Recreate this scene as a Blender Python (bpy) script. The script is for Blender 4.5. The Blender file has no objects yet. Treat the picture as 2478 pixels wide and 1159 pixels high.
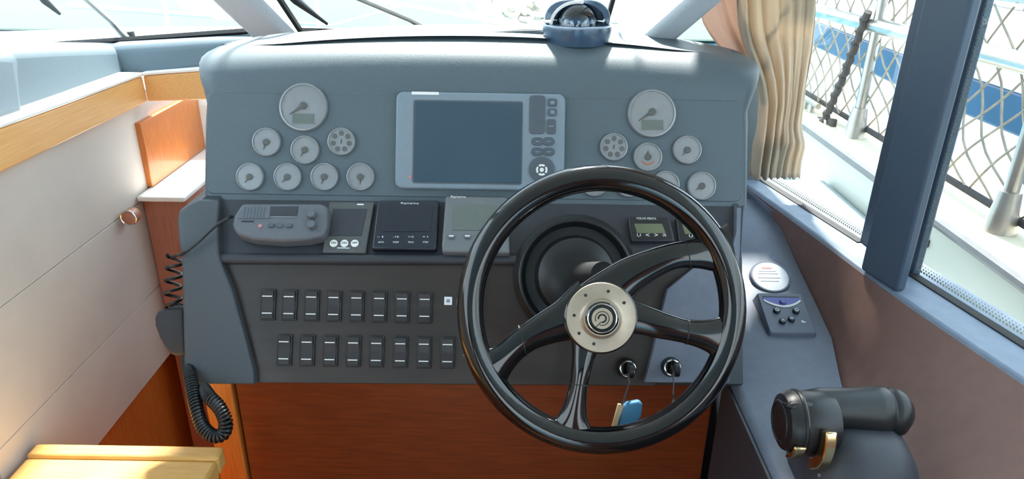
import bpy, bmesh, math, random
from mathutils import Vector, Matrix
random.seed(7)
SC = bpy.context.scene
COL = SC.collection
V = Vector
PI = math.pi

# ------------------------------------------------------------------ camera
FPX, CX, CY = 1750.0, 1239.0, 579.5
PITCH, ROLL = math.radians(24.0), math.radians(0.9)
CAM = V((0, 0, 1.62))
FW = V((0, math.cos(PITCH), -math.sin(PITCH)))
UP0 = V((0, math.sin(PITCH), math.cos(PITCH)))
RT0 = V((1, 0, 0))
RT = RT0 * math.cos(ROLL) + UP0 * math.sin(ROLL)
UP = UP0 * math.cos(ROLL) - RT0 * math.sin(ROLL)
cd = bpy.data.cameras.new('camera'); cam = bpy.data.objects.new('camera', cd); COL.objects.link(cam)
cd.sensor_width = 36; cd.lens = 36 * FPX / 2478; cd.clip_start = 0.02; cd.clip_end = 400
cm = Matrix((RT, UP, -FW)).transposed().to_4x4(); cm.translation = CAM
cam.matrix_world = cm
SC.camera = cam
# ------------------------------------------------------------------ light
w = bpy.data.worlds.new('sky'); SC.world = w; w.use_nodes = True
nt = w.node_tree; nt.nodes.clear()
wo = nt.nodes.new('ShaderNodeOutputWorld'); wb = nt.nodes.new('ShaderNodeBackground')
wb.inputs['Strength'].default_value = 1.35
tc = nt.nodes.new('ShaderNodeTexCoord'); sx = nt.nodes.new('ShaderNodeSeparateXYZ'); rp = nt.nodes.new('ShaderNodeValToRGB')
rp.color_ramp.elements[0].position = 0.0; rp.color_ramp.elements[0].color = (.86, .96, 1.0, 1)
rp.color_ramp.elements[1].position = 0.7; rp.color_ramp.elements[1].color = (.66, .85, 1.0, 1)
nt.links.new(tc.outputs['Generated'], sx.inputs[0]); nt.links.new(sx.outputs['Z'], rp.inputs[0])
nt.links.new(rp.outputs[0], wb.inputs['Color']); nt.links.new(wb.outputs[0], wo.inputs['Surface'])
sd = bpy.data.lights.new('sun', 'SUN'); sun = bpy.data.objects.new('sun', sd); COL.objects.link(sun)
sd.energy = 7.0; sd.angle = math.radians(5.0); sd.color = (1, .96, .88)
sun.rotation_euler = V((0.03, -0.64, -0.768)).to_track_quat('-Z', 'Y').to_euler()
vs = SC.view_settings
vs.view_transform = 'Standard'; vs.look = 'None'; vs.gamma = 1; vs.use_curve_mapping = False
vs.exposure = 1.5

# ------------------------------------------------------------------ pixel -> world plane
def ray(px, py):
    return FW + RT * ((px - CX) / FPX) + UP * ((CY - py) / FPX)
def on(px, py, p0, n):
    d = ray(px, py); n = V(n)
    return CAM + d * ((V(p0) - CAM).dot(n) / d.dot(n))
def onX(px, py, x): return on(px, py, (x, 0, 0), (1, 0, 0))
def onY(px, py, y): return on(px, py, (0, y, 0), (0, 1, 0))
def onZ(px, py, z): return on(px, py, (0, 0, z), (0, 0, 1))
def dep(px, py, d): return CAM + ray(px, py) * d

class Frame:
    def __init__(s, o, x, y, z):
        s.o, s.x, s.y, s.z = V(o), V(x).normalized(), V(y).normalized(), V(z).normalized()
    def loc(s, px, py, off=0):
        p = on(px, py, s.o + s.z * off, s.z) - s.o
        return p.dot(s.x), p.dot(s.y)
    def w(s, a, b, c=0): return s.o + s.x * a + s.y * b + s.z * c
    def M(s, a=0, b=0, c=0, rot=0):
        m = Matrix((s.x, s.y, s.z)).transposed().to_4x4(); m.translation = s.w(a, b, c)
        return m @ Matrix.Rotation(rot, 4, 'Z')
def slope_frame(o, y): y = V(y).normalized(); return Frame(o, RT0, y, RT0.cross(y))
UPF = slope_frame(CAM + FW * 1.2096, UP0)                      # upright gauge panel
TRF = slope_frame((0, 1.130, 1.184), (0, .072, .065))          # instrument tray
COF = slope_frame((0, 1.055, 1.113), (0, .094, .173))          # switch panel
WHF = slope_frame(CAM + FW * 1.0, UP0)                         # steering wheel
WSF = Frame((0, 1.60, 1.38), RT0, (0, -.707, .707), (0, -.707, -.707))   # windscreen

# ------------------------------------------------------------------ materials
def lin(c):
    return tuple(((v / 255) / 12.92 if v / 255 <= .04045 else ((v / 255 + .055) / 1.055) ** 2.4) for v in c)
def mat(name, rgb, rough=.5, metal=0, coat=0, noise=0, nscale=20, bump=0, rgb2=None, stretch=(1, 1, 1), spec=.5, sheen=0, detail=4):
    m = bpy.data.materials.new(name); m.use_nodes = True
    t = m.node_tree; b = t.nodes['Principled BSDF']
    c = lin(rgb)
    b.inputs['Base Color'].default_value = (*c, 1); b.inputs['Roughness'].default_value = rough
    b.inputs['Metallic'].default_value = metal; b.inputs['Coat Weight'].default_value = coat
    b.inputs['Coat Roughness'].default_value = .08
    b.inputs['Specular IOR Level'].default_value = spec
    b.inputs['Sheen Weight'].default_value = sheen
    tcn = t.nodes.new('ShaderNodeTexCoord'); mp = t.nodes.new('ShaderNodeMapping'); nz = t.nodes.new('ShaderNodeTexNoise')
    mp.inputs['Scale'].default_value = stretch
    nz.inputs['Scale'].default_value = nscale; nz.inputs['Detail'].default_value = detail
    t.links.new(tcn.outputs['Object'], mp.inputs[0]); t.links.new(mp.outputs[0], nz.inputs['Vector'])
    c2 = lin(rgb2) if rgb2 else tuple(v * (1 - noise) for v in c)
    if noise or rgb2:
        r = t.nodes.new('ShaderNodeValToRGB')
        r.color_ramp.elements[0].position = .3; r.color_ramp.elements[1].position = .7
        r.color_ramp.elements[0].color = (*c2, 1); r.color_ramp.elements[1].color = (*c, 1)
        t.links.new(nz.outputs[0], r.inputs[0]); t.links.new(r.outputs[0], b.inputs['Base Color'])
    if bump:
        bp = t.nodes.new('ShaderNodeBump'); bp.inputs['Strength'].default_value = bump; bp.inputs['Distance'].default_value = .002
        t.links.new(nz.outputs[0], bp.inputs['Height']); t.links.new(bp.outputs[0], b.inputs['Normal'])
    return m
def glass(name, tint=(1, 1, 1), gloss=.06, rough=.0):
    m = bpy.data.materials.new(name); m.use_nodes = True; t = m.node_tree; t.nodes.clear()
    o = t.nodes.new('ShaderNodeOutputMaterial'); mx = t.nodes.new('ShaderNodeMixShader')
    a = t.nodes.new('ShaderNodeBsdfTransparent'); g = t.nodes.new('ShaderNodeBsdfGlossy')
    a.inputs[0].default_value = (*tint, 1); g.inputs['Roughness'].default_value = rough
    mx.inputs[0].default_value = gloss
    t.links.new(a.outputs[0], mx.inputs[1]); t.links.new(g.outputs[0], mx.inputs[2]); t.links.new(mx.outputs[0], o.inputs[0])
    return m
def fabric(name, rgb, rgb2, trans=.35):
    m = mat(name, rgb, .9, rgb2=rgb2, nscale=9, sheen=.2)
    t = m.node_tree; b = t.nodes['Principled BSDF']; o = t.nodes['Material Output']
    tr = t.nodes.new('ShaderNodeBsdfTranslucent'); tr.inputs[0].default_value = (*lin(rgb), 1)
    mx = t.nodes.new('ShaderNodeMixShader'); mx.inputs[0].default_value = trans
    t.links.new(b.outputs[0], mx.inputs[1]); t.links.new(tr.outputs[0], mx.inputs[2]); t.links.new(mx.outputs[0], o.inputs[0])
    return m
def wood(name, rgb, rgb2, stretch, rough=.35, coat=.3):
    return mat(name, rgb, rough, coat=coat, rgb2=rgb2, nscale=14, stretch=stretch, detail=6)
M = dict(
    pod=mat('pod_vinyl', (88, 102, 110), .5, noise=.12, nscale=500, bump=.12),
    panel=mat('gauge_panel', (104, 116, 124), .45, noise=.1, nscale=300, bump=.05),
    console=mat('console_grey', (72, 77, 84), .5, noise=.12, nscale=400, bump=.1),
    tray=mat('tray_charcoal', (54, 56, 64), .5, noise=.15, nscale=300, bump=.05),
    burl=mat('dark_wood_fascia', (55, 43, 38), .4, coat=.15, rgb2=(43, 34, 31), nscale=10, stretch=(1, 5, 5)),
    ledge=mat('ledge_grey', (106, 114, 130), .55, noise=.12, nscale=60, bump=.05),
    brown=mat('brown_cove', (122, 92, 84), .55, noise=.12, nscale=40, bump=.1),  # even brown of the coved right wall panel
    sill=mat('sill_blue_grey', (122, 136, 156), .5, noise=.2, nscale=30),
    post=mat('window_post_grey', (64, 80, 98), .5, noise=.06, nscale=200),
    pillar=mat('pillar_grey', (186, 190, 196), .6, noise=.08, nscale=200),
    coam=mat('coaming_vinyl', (92, 108, 118), .6, noise=.06, nscale=400, bump=.1),
    cream=mat('cream_suede', (214, 203, 193), .85, rgb2=(200, 189, 181), nscale=5, detail=8, sheen=.2),
    woodL=wood('pear_wood_lit', (248, 190, 124), (238, 174, 104), (10, 1, 22)),  # pear wood with its bright lighting put into the colour
    woodO=wood('pear_wood_orange', (210, 124, 50), (190, 102, 36), (16, 16, 1.5)),  # same pear wood, in-between lighting put into the colour
    woodF=wood('pear_wood_shaded', (130, 58, 22), (108, 44, 15), (1.2, 14, 14)),  # same pear wood, darkened in colour to stand for shade
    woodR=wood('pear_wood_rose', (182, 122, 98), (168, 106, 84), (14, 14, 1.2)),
    step=wood('step_wood', (240, 190, 112), (226, 170, 92), (2, 18, 18), .45),
    slab=mat('white_sky_sheen', (250, 248, 244), .25, coat=.5, noise=.03, nscale=8),  # white stands in for sky mirrored in glossy wood
    black=mat('black_plastic', (26, 27, 30), .38, noise=.2, nscale=200),
    gloss=mat('gloss_black', (15, 15, 17), .10, coat=.5, noise=.15, nscale=60),
    rubber=mat('black_rubber', (20, 20, 22), .7, noise=.2, nscale=200),
    switch=mat('switch_plastic', (47, 44, 46), .4, noise=.15, nscale=200),
    white=mat('white_print', (235, 235, 232), .6, noise=.03, nscale=50),
    dial=mat('dial_face', (246, 244, 238), .6, rgb2=(238, 236, 228), nscale=40),
    dialw=mat('dial_face_warm', (236, 218, 208), .6, rgb2=(224, 206, 196), nscale=40),
    bezel=mat('bezel_grey', (150, 152, 156), .35, metal=.3, noise=.1, nscale=80),
    dialdark=mat('dial_grey', (92, 92, 90), .5, noise=.1, nscale=80),
    lcd=mat('lcd_grey', (104, 112, 108), .25, noise=.06, nscale=80),
    lcdg=mat('lcd_olive', (112, 116, 92), .3, rgb2=(98, 102, 78), nscale=30),
    plot=mat('plotter_grey', (128, 142, 154), .45, noise=.06, nscale=150),
    screen=mat('screen_dark', (62, 84, 100), .18, noise=.1, nscale=6),
    key=mat('keypad_dark', (82, 92, 102), .5, noise=.1, nscale=80),
    inst=mat('instrument_grey', (110, 114, 118), .5, noise=.08, nscale=150),
    radio=mat('radio_grey', (98, 102, 110), .5, noise=.1, nscale=120),
    remote=mat('remote_olive', (84, 86, 88), .5, noise=.1, nscale=120),
    auto=mat('autopilot_black', (34, 40, 52), .3, noise=.15, nscale=100),
    steel=mat('brushed_steel', (178, 164, 146), .42, metal=.75, noise=.12, nscale=60, stretch=(1, 1, 1)),
    chrome=mat('chrome', (225, 222, 215), .12, metal=1, noise=.05, nscale=40),
    gold_sheen=mat('chrome_gold_sheen', (226, 200, 150), .2, metal=1, noise=.1, nscale=40),  # golden reflection on chrome put into the metal colour
    blue=mat('blue_plastic', (66, 128, 168), .5, noise=.1, nscale=60),
    purple=mat('blue_strip', (92, 98, 172), .45, noise=.05, nscale=60),
    thr=mat('thruster_grey', (96, 104, 120), .45, noise=.1, nscale=100),
    lid=mat('white_card', (226, 230, 238), .5, noise=.03, nscale=30),
    pink=mat('pink_led', (190, 130, 130), .5, noise=.05, nscale=30),
    strap=mat('cream_strap', (200, 176, 140), .7, noise=.15, nscale=60),
    orange=mat('orange_mark', (176, 100, 74), .6, noise=.1, nscale=60),
    curtain=fabric('curtain_cloth', (204, 190, 170), (196, 181, 160), .35),
    lining=fabric('curtain_backlit', (206, 184, 170), (192, 168, 154), .35),
    gel=mat('white_gelcoat', (240, 244, 244), .3, coat=.3, noise=.04, nscale=3),
    geld=mat('grey_gelcoat', (150, 164, 166), .45, noise=.08, nscale=6),
    bulw=mat('bulwark_gelcoat', (186, 190, 182), .4, noise=.06, nscale=4),
    cap=mat('rubbing_strip', (96, 98, 102), .5, noise=.15, nscale=20),
    teak=mat('deck_cream', (206, 196, 172), .6, noise=.06, nscale=10),
    frit=mat('frit_print', (186, 190, 172), .7, noise=.05, nscale=40),
    navy=mat('navy_hull', (34, 50, 80), .35, rgb2=(44, 62, 96), nscale=4),
    stain=mat('stainless', (170, 166, 160), .3, metal=.8, noise=.15, nscale=30),
    net=mat('net_cord', (160, 150, 134), .8, noise=.45, nscale=25),
    rope=mat('white_rope', (225, 220, 208), .85, noise=.3, nscale=60, bump=.3),
    ropeb=mat('black_rope', (60, 58, 60), .85, noise=.4, nscale=60, bump=.4),
    compass=mat('compass_navy', (60, 84, 108), .3, coat=.4, noise=.08, nscale=40),
    water=mat('sea_water', (48, 122, 150), .35, rgb2=(104, 164, 184), nscale=.35, stretch=(1, 3, 1), bump=.4, detail=5, spec=.08),
    floorm=wood('cabin_sole', (150, 96, 54), (128, 78, 42), (2, 20, 1)),
    roof=mat('headliner', (225, 224, 220), .8, noise=.03, nscale=20),
    glass=glass('clear_pane', (.97, .99, .99), .04), lens=glass('gauge_lens', (1, 1, 1), .03, .15),
    dome=glass('compass_dome', (.55, .68, .78), .10),
)

# ------------------------------------------------------------------ mesh builder
class MB:
    def __init__(s): s.v = []; s.f = []
    def add(s, vs, fs, m=None):
        n = len(s.v)
        s.v += [(m @ V(p)) if m else V(p) for p in vs]
        s.f += [[n + i for i in f] for f in fs]; return s
    def box(s, c, d, m=None):
        x, y, z = c; a, b, e = d[0] / 2, d[1] / 2, d[2] / 2
        vs = [(x + i * a, y + j * b, z + k * e) for k in (-1, 1) for j in (-1, 1) for i in (-1, 1)]
        return s.add(vs, [(0, 2, 3, 1), (4, 5, 7, 6), (0, 1, 5, 4), (1, 3, 7, 5), (3, 2, 6, 7), (2, 0, 4, 6)], m)
    def lathe(s, prof, n=32, m=None, cap=True):
        vs = []; fs = []
        for r, z in prof:
            for i in range(n):
                a = 2 * PI * i / n; vs.append((r * math.cos(a), r * math.sin(a), z))
        for k in range(len(prof) - 1):
            for i in range(n):
                j = (i + 1) % n; fs.append((k * n + i, k * n + j, (k + 1) * n + j, (k + 1) * n + i))
        if cap:
            fs.append(tuple(range(n - 1, -1, -1))); fs.append(tuple((len(prof) - 1) * n + i for i in range(n)))
        return s.add(vs, fs, m)
    def loft(s, loops, closed=True, caps=True, ring=False, m=None):
        n = len(loops[0]); vs = [p for L in loops for p in L]; fs = []; K = len(loops)
        for k in range(K if ring else K - 1):
            k2 = (k + 1) % K
            for i in range(n if closed else n - 1):
                j = (i + 1) % n; fs.append((k * n + i, k * n + j, k2 * n + j, k2 * n + i))
        if caps and closed and not ring:
            fs.append(tuple(range(n - 1, -1, -1))); fs.append(tuple((K - 1) * n + i for i in range(n)))
        return s.add(vs, fs, m)
    def prism(s, pts, vec, m=None):
        vec = V(vec); return s.loft([[V(p) for p in pts], [V(p) + vec for p in pts]], m=m)
    def tube(s, path, r, n=8, closed=False, m=None):
        path = [V(p) for p in path]; K = len(path); loops = []; prev = None
        for k in range(K):
            if closed: t = path[(k + 1) % K] - path[k - 1]
            else: t = path[min(k + 1, K - 1)] - path[max(k - 1, 0)]
            t = t.normalized()
            if prev is None:
                u = t.orthogonal().normalized()
            else:
                u = (prev - t * prev.dot(t)); u = u.normalized() if u.length > 1e-6 else t.orthogonal().normalized()
            prev = u; q = t.cross(u); rr = r[k] if isinstance(r, (list, tuple)) else r
            loops.append([path[k] + (u * math.cos(2 * PI * i / n) + q * math.sin(2 * PI * i / n)) * rr for i in range(n)])
        return s.loft(loops, ring=closed, m=m)
    def torus(s, R, r, n=48, k=12, m=None, sz=1.0):
        loops = []
        for i in range(n):
            a = 2 * PI * i / n; d = V((math.cos(a), math.sin(a), 0))
            loops.append([d * (R + r * math.cos(2 * PI * j / k)) + V((0, 0, sz * r * math.sin(2 * PI * j / k))) for j in range(k)])
        return s.loft(loops, ring=True, m=m)
    def build(s, name, m, parent=None, world=False, bevel=0, seg=2, smooth=True, sub=0, kind=None, label=None, angle=35):
        me = bpy.data.meshes.new(name)
        inv = parent['_m'].inverted() if (parent and world) else None
        vs = [(inv @ p) if inv else p for p in s.v]
        if parent is None:
            c = sum(vs, V()) / len(vs); c.z = min(p.z for p in vs); vs = [p - c for p in vs]
        me.from_pydata([tuple(p) for p in vs], [], s.f)
        bm = bmesh.new(); bm.from_mesh(me); bmesh.ops.recalc_face_normals(bm, faces=bm.faces); bm.to_mesh(me); bm.free()
        me.materials.append(m if not isinstance(m, str) else M[m])
        o = bpy.data.objects.new(name, me); COL.objects.link(o)
        if parent is None: o.location = c; WM[o.name] = Matrix.Translation(c)
        else:
            o.parent = parent['_o']; WM[o.name] = parent['_m']
        if smooth:
            for p in me.polygons: p.use_smooth = True
        if bevel:
            b = o.modifiers.new('bevel', 'BEVEL'); b.width = bevel; b.segments = seg; b.limit_method = 'ANGLE'; b.angle_limit = math.radians(30)
            b.harden_normals = False
        if sub:
            u = o.modifiers.new('sub', 'SUBSURF'); u.levels = sub; u.render_levels = sub
        if smooth:
            try: me.set_sharp_from_angle(angle=math.radians(angle))
            except Exception: pass
        if kind: o['kind'] = kind
        if label: o['label'] = label
        return o
WM = {}
def H(o, m=None):                       # handle of an object used as a parent
    return {'_o': o, '_m': m if m is not None else WM[o.name]}
def thing(name, label, cat, m, group=None):
    o = bpy.data.objects.new(name, None); COL.objects.link(o); o.empty_display_size = .02
    if not isinstance(m, Matrix): m = Matrix.Translation(V(m))
    o.matrix_world = m; WM[o.name] = m
    tag(o, label, cat, group); return {'_o': o, '_m': m}
def tag(o, label, cat, group=None, kind=None):
    if isinstance(o, dict): o = o['_o']
    o['label'] = label; o['category'] = cat
    if group: o['group'] = group
    if kind: o['kind'] = kind
    return o
def struct(o, label=None):
    o['kind'] = 'structure'
    if label: o['label'] = label
    return o
def text(body, width, m, mtl, parent, depth=.0004, height=None):
    cu = bpy.data.curves.new('lettering', 'FONT'); cu.body = body; cu.align_x = 'CENTER'; cu.align_y = 'CENTER'; cu.size = 1; cu.extrude = .02; cu.resolution_u = 3
    t = bpy.data.objects.new('tmp', cu); COL.objects.link(t); bpy.context.view_layer.update()
    me = bpy.data.meshes.new_from_object(t.evaluated_get(bpy.context.evaluated_depsgraph_get()))
    wd = max(v.co.x for v in me.vertices) - min(v.co.x for v in me.vertices)
    hg = max(v.co.y for v in me.vertices) - min(v.co.y for v in me.vertices)
    s = width / wd; sy = s if not height else height / hg
    me.transform(m @ Matrix.Diagonal((s, sy, depth / .04, 1)))
    COL.objects.unlink(t); bpy.data.objects.remove(t)
    me.materials.clear(); me.materials.append(M[mtl])
    o = bpy.data.objects.new('lettering', me); COL.objects.link(o); o.parent = parent['_o']; return o
T = Matrix.Translation
def Rz(a): return Matrix.Rotation(a, 4, 'Z')
def lerp_tab(tab, y):
    if y <= tab[0][0]:
        (a, b), (c, d) = tab[0], tab[1]; return b + (d - b) * (y - a) / (c - a)
    for (a, b), (c, d) in zip(tab, tab[1:]):
        if y <= c: return b + (d - b) * (y - a) / (c - a)
    (a, b), (c, d) = tab[-2], tab[-1]; return b + (d - b) * (y - a) / (c - a)
def rrect(w, h, r, n=5, cx=0, cy=0):
    out = []
    for sx_, sy_, a0 in ((1, 1, 0), (-1, 1, 90), (-1, -1, 180), (1, -1, 270)):
        for i in range(n + 1):
            a = math.radians(a0 + 90 * i / n)
            out.append(V((cx + sx_ * (w / 2 - r) + r * math.cos(a), cy + sy_ * (h / 2 - r) + r * math.sin(a), 0)))
    return out
def catmull(pts, n=6):
    out = []
    P = [pts[0]] + list(pts) + [pts[-1]]
    for i in range(1, len(P) - 2):
        for k in range(n):
            t = k / n; p0, p1, p2, p3 = P[i - 1], P[i], P[i + 1], P[i + 2]
            out.append(tuple(.5 * ((2 * b) + (-a + c) * t + (2 * a - 5 * b + 4 * c - d) * t * t + (-a + 3 * b - 3 * c + d) * t ** 3) for a, b, c, d in zip(p0, p1, p2, p3)))
    out.append(tuple(pts[-1])); return out

# =================================================================== SETTING
FLZ = .25
struct(MB().box((0, -.2, FLZ - .03), (2.4, 5.2, .06)).build('floor', 'floorm'))
mb = MB().prism([(-1.25, -2.6, 2.02), (1.25, -2.6, 2.02), (1.02, .3, 2.02), (.85, 1.0, 2.02), (.74, 1.95, 2.02), (.50, 1.95, 2.02), (.44, 1.54, 2.02), (-.95, 1.54, 2.02), (-1.12, 1.0, 2.02), (-1.25, .3, 2.02)], (0, 0, .08))  # unseen front overhang, longer to starboard, shaped to keep sun off the helm
struct(mb.build('ceiling', 'roof', bevel=.02))

mb = MB().box((-.95, -2.3, 1.13), (.62, .05, 1.76)).box((.78, -2.3, 1.13), (.96, .05, 1.76)).box((.0, -2.3, 1.93), (2.5, .05, .18))
struct(mb.build('wall_back', 'woodF'))  # unseen aft bulkhead, added to dim sky reflections at the helm
struct(MB().box((-1.24, -.9, .84), (.04, 2.8, 1.18)).build('trim_side_dimmer', 'woodF'))  # unseen left side wall, added to dim the cabin
# ---- left wall: wood carcass, upholstered panels, pear-wood trim, padded coaming
XL = -.80
wl = struct(MB().box((XL - .045, .55, .755), (.05, 3.2, 1.01)).build('wall_left', 'woodO')); hwl = H(wl)
def lpanel(y0, y1, z0, z1):
    MB().box((XL - .01, (y0 + y1) / 2, (z0 + z1) / 2), (.022, y1 - y0 - .001, z1 - z0 - .001)).build('upholstered_panel', 'cream', hwl, True, bevel=.0018, seg=3)
ztrim = 1.262
lpanel(-.9, 2.1, 1.05, ztrim); lpanel(-.9, 1.46, .845, 1.05); lpanel(.885, 1.46, .67, .845)
# vertical trim board below the coaming, with a ledge on top; its edges rise slightly aft
def trimboard(name, P_top, P_bot, thick, m, ledge):
    # P_* lists of world points along the run; thick is an outward vector
    th = V(thick); lo = []
    for a, b in zip(P_top, P_bot): lo.append([a, b, b + th, a + th])
    o = struct(MB().loft(lo).build(name, m, bevel=.003)); h = H(o)
    lo = [[a + V((0, 0, .001)) - th * .15, a + V((0, 0, .008)) - th * .15, a + V((0, 0, .008)) + V(ledge), a + V((0, 0, .001)) + V(ledge)] for a in P_top]
    MB().loft(lo).build('ledge', 'slab', h, True, bevel=.002)  # white colour paints the glossy reflection along the trim edge
    return o
xt = XL + .014
pt = [onX(*p, xt) for p in ((-260, 408), (0, 312), (170, 250), (345, 184))]
pb = [onX(*p, xt) for p in ((-260, 548), (0, 420), (180, 333), (358, 245))]
trimboard('trim_1', pt, pb, (-.018, 0, 0), 'woodL', (-.07, 0, 0))
yt = pt[-1].y
ct = [pt[-1] + V((0, 0.0, 0)), onY(472, 174, yt), onY(640, 165, yt)]
cb = [pb[-1] + V((0, yt - pb[-1].y, 0)), onY(490, 242, yt), onY(640, 238, yt)]
trimboard('trim_2', ct, cb, (0, .018, 0), 'woodL', (0, .07, 0))
# coaming
def coam(rows, name):
    return struct(MB().loft(rows).build(name, 'coam', bevel=.012, seg=3))
def crow(top, mid, bot, back):
    b = V(back); return [V(bot), V(mid), V(top), V(top) + b, V(bot) + b]
rows = []
for (tp, md, bt) in (((-300, 150), (-300, 170), (-300, 420)), ((0, 112), (0, 126), (0, 300)), ((150, 106), (150, 120), (150, 252)), ((302, 104), (302, 118), (302, 193))):
    rows.append(crow(onX(*tp, XL - .075), onX(*md, XL - .05), onX(*bt, XL - .025), (-.4, 0, 0)))
coam(rows, 'trim_3')
yc = rows[-1][0].y + .01
rows2 = []
for (tp, md, bt) in (((262, 106), (262, 119), (262, 196)), ((470, 92), (470, 104), (470, 170)), ((660, 80), (660, 92), (660, 160))):
    rows2.append(crow(onY(*tp, yc + .05), onY(*md, yc + .025), onY(*bt, yc), (0, .08, 0)))
coam(rows2, 'trim_4')
struct(MB().box((.40, 1.64, 1.12), (.36, .06, .48)).build('trim_sun_block', 'coam', bevel=.01))  # hidden block added behind curtain and pod to stop sun on the ledge
# moulded end piece of the left coaming
rows3 = []
for (tp, md, bt) in (((-300, 160), (-300, 180), (-300, 425)), ((0, 118), (0, 132), (0, 296)), ((36, 118), (40, 136), (62, 272))):
    rows3.append(crow(onX(*tp, XL - .065), onX(*md, XL - .04), onX(*bt, XL - .008), (-.05, 0, 0)))
coam(rows3, 'trim_5')
# rear bulkhead boards seen beside the console
p = [onX(338, 298, XL + .012), onX(474, 236, XL + .012)]
zt = p[0].z
MB().box((XL + .004, p[0].y + .22, (zt + 1.07) / 2), (.018, .44, zt - 1.07)).build('wood_panel', 'woodO', hwl, True, bevel=.002)
# narrow cabinet with sky-whitened top against left wall
ys = 1.44; zs = 1.066
t = thing('narrow_cabinet', 'narrow wooden cabinet with painted sky-sheen on top along the left wall beside the helm console', 'cabinet', (-.75, ys, FLZ))
MB().box((-.7475, ys + .36, (zs - .008 + FLZ) / 2), (.097, .70, zs - .008 - FLZ)).build('body', 'woodR', t, True, bevel=.002)
MB().box((-.746, ys + .35, zs - .003), (.100, .72, .012)).build('top', 'slab', t, True, bevel=.003, label='glossy wooden top with painted sky sheen')
MB().box((-.62, ys + .42, .8), (.165, .5, .44)).build('side_filler', 'console', t, True, bevel=.004)
hp = onX(318, 522, XL + .02)
t = thing('handrail_end', 'rounded wooden handrail end with a metal rim on the cream left wall', 'handrail', hp)
mm = T(hp) @ Matrix.Rotation(PI / 2, 4, 'X')
MB().lathe([(.004, -.012), (.014, -.012), (.016, -.008), (.016, .012), (.004, .016)], 24, mm).build('rail', 'woodR', t, True)
MB().torus(.0155, .0020, 28, 8, mm @ T((0, 0, .012))).build('rim', 'chrome', t, True)
# step
zst = .805
p0 = onZ(75, 1097, zst); p1 = onZ(520, 1088, zst)
t = thing('wooden_step', 'pale varnished wooden step in the companionway at bottom left', 'step', ((p0.x + p1.x) / 2, .6, FLZ))
xr_ = -.475
MB().box(((XL + xr_) / 2 + .006, .3, zst - .02), (xr_ - XL - .012, 1.26, .036)).build('tread', 'step', t, True, bevel=.006)
MB().box(((XL + xr_) / 2 + .006, .944, zst - .0155), (xr_ - XL - .012, .030, .037)).build('nosing', 'step', t, True, bevel=.005)
MB().box(((XL + xr_) / 2 + .006, .3, (zst - .04 + FLZ) / 2), (xr_ - XL - .03, 1.22, zst - .04 - FLZ)).build('riser', 'woodO', t, True)

# ---- right side: sill, brown coved panel, post, windows
XRt = [(-.4, .47), (.6, .50), (.9, .520), (1.12, .573), (1.43, .572), (1.75, .56)]
XTt = [(-.4, .94), (.805, .685), (1.046, .628), (1.41, .567), (1.75, .50)]
def XW(y): return .738 - .2205 * (y - .892)
ZS = 1.06
LZ = [(-.4, .928), (.9, .930), (1.0, .936), (1.15, .955), (1.3, .992), (1.47, 1.04), (1.8, 1.045)]
ysr = [-.4, .2, .6, .8, .9, 1.0, 1.1, 1.2, 1.3, 1.42, 1.55, 1.7]
rows = []
for y in ysr:
    xr, xt_ = lerp_tab(XRt, y), lerp_tab(XTt, y); zl = lerp_tab(LZ, y) - .004
    q = []
    for k in range(7):
        s_ = k / 6
        q.append(V((xr + (xt_ - xr) * s_, y, zl + (ZS - zl) * (s_ ** 1.35))))
    rows.append(q + [V((xt_ + .05, y, ZS - .02)), V((xt_ + .05, y, .86)), V((xr, y, .86))])
wr = struct(MB().loft(rows).build('wall_right', 'brown', angle=50))
rows = [[V((lerp_tab(XTt, y), y, ZS - .004)), V((lerp_tab(XTt, y) + .006, y, ZS + .006)), V((XW(y) + .06, y, ZS + .006)), V((XW(y) + .06, y, ZS - .05)), V((lerp_tab(XTt, y) + .02, y, ZS - .05))] for y in ysr]
struct(MB().loft(rows).build('trim_6', 'sill', bevel=.003))
Dw = V((-.2205, 1, 0)).normalized(); Nw = V((1, .2205, 0)).normalized()
a = onZ(2080, 652, ZS + .006); b = onZ(2165, 708, ZS + .006)
dd = (a - b).normalized(); nn = V((dd.y, -dd.x, 0))
mb = MB().prism([b, a, a + nn * .022, b + nn * .022], (0, 0, .97))
struct(mb.build('trim_7', 'post', bevel=.006, seg=3))
PY0, PY1 = b.y, a.y
def side_window(name, y0, y1, frit_edges):
    o = struct(MB().prism([V((XW(y0) + .008, y0, ZS + .006)), V((XW(y1) + .008, y1, ZS + .006)), V((XW(y1) + .013, y1, ZS + .006)), V((XW(y0) + .013, y0, ZS + .006))], (0, 0, .97)).build(name, 'glass', smooth=False)); h = H(o)
    lo = [V((XW(y0) - .004, y0, ZS + .004)), V((XW(y1) - .004, y1, ZS + .004)), V((XW(y1) + .014, y1, ZS + .004)), V((XW(y0) + .014, y0, ZS + .004))]
    MB().prism(lo, (0, 0, .004)).build('gasket', 'rubber', h, True)
    mb = MB()
    def dot(y, z, r):
        c = V((XW(y) + .0075, y, z)); mb.add([c + (Dw * math.cos(k * PI / 3) + V((0, 0, 1)) * math.sin(k * PI / 3)) * r for k in range(6)], [tuple(range(6))])
    pitch = .0062
    for e in frit_edges:
        n = int((y1 - y0) / pitch) if e == 'b' else int(.9 / pitch)
        for i in range(n):
            for j in range(3):
                r = (.0026, .0019, .0012)[j]; off = (i + .5 * (j % 2)) * pitch; d = .003 + j * .005
                if e == 'b': dot(y0 + off, ZS + .016 + d, r)
                if e == 'f': dot(y1 - d, ZS + .016 + off, r)
                if e == 'a': dot(y0 + d, ZS + .016 + off, r)
    if mb.v: mb.build('frit_dots', 'frit', h, True, kind='stuff', smooth=False)
    return o
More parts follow.
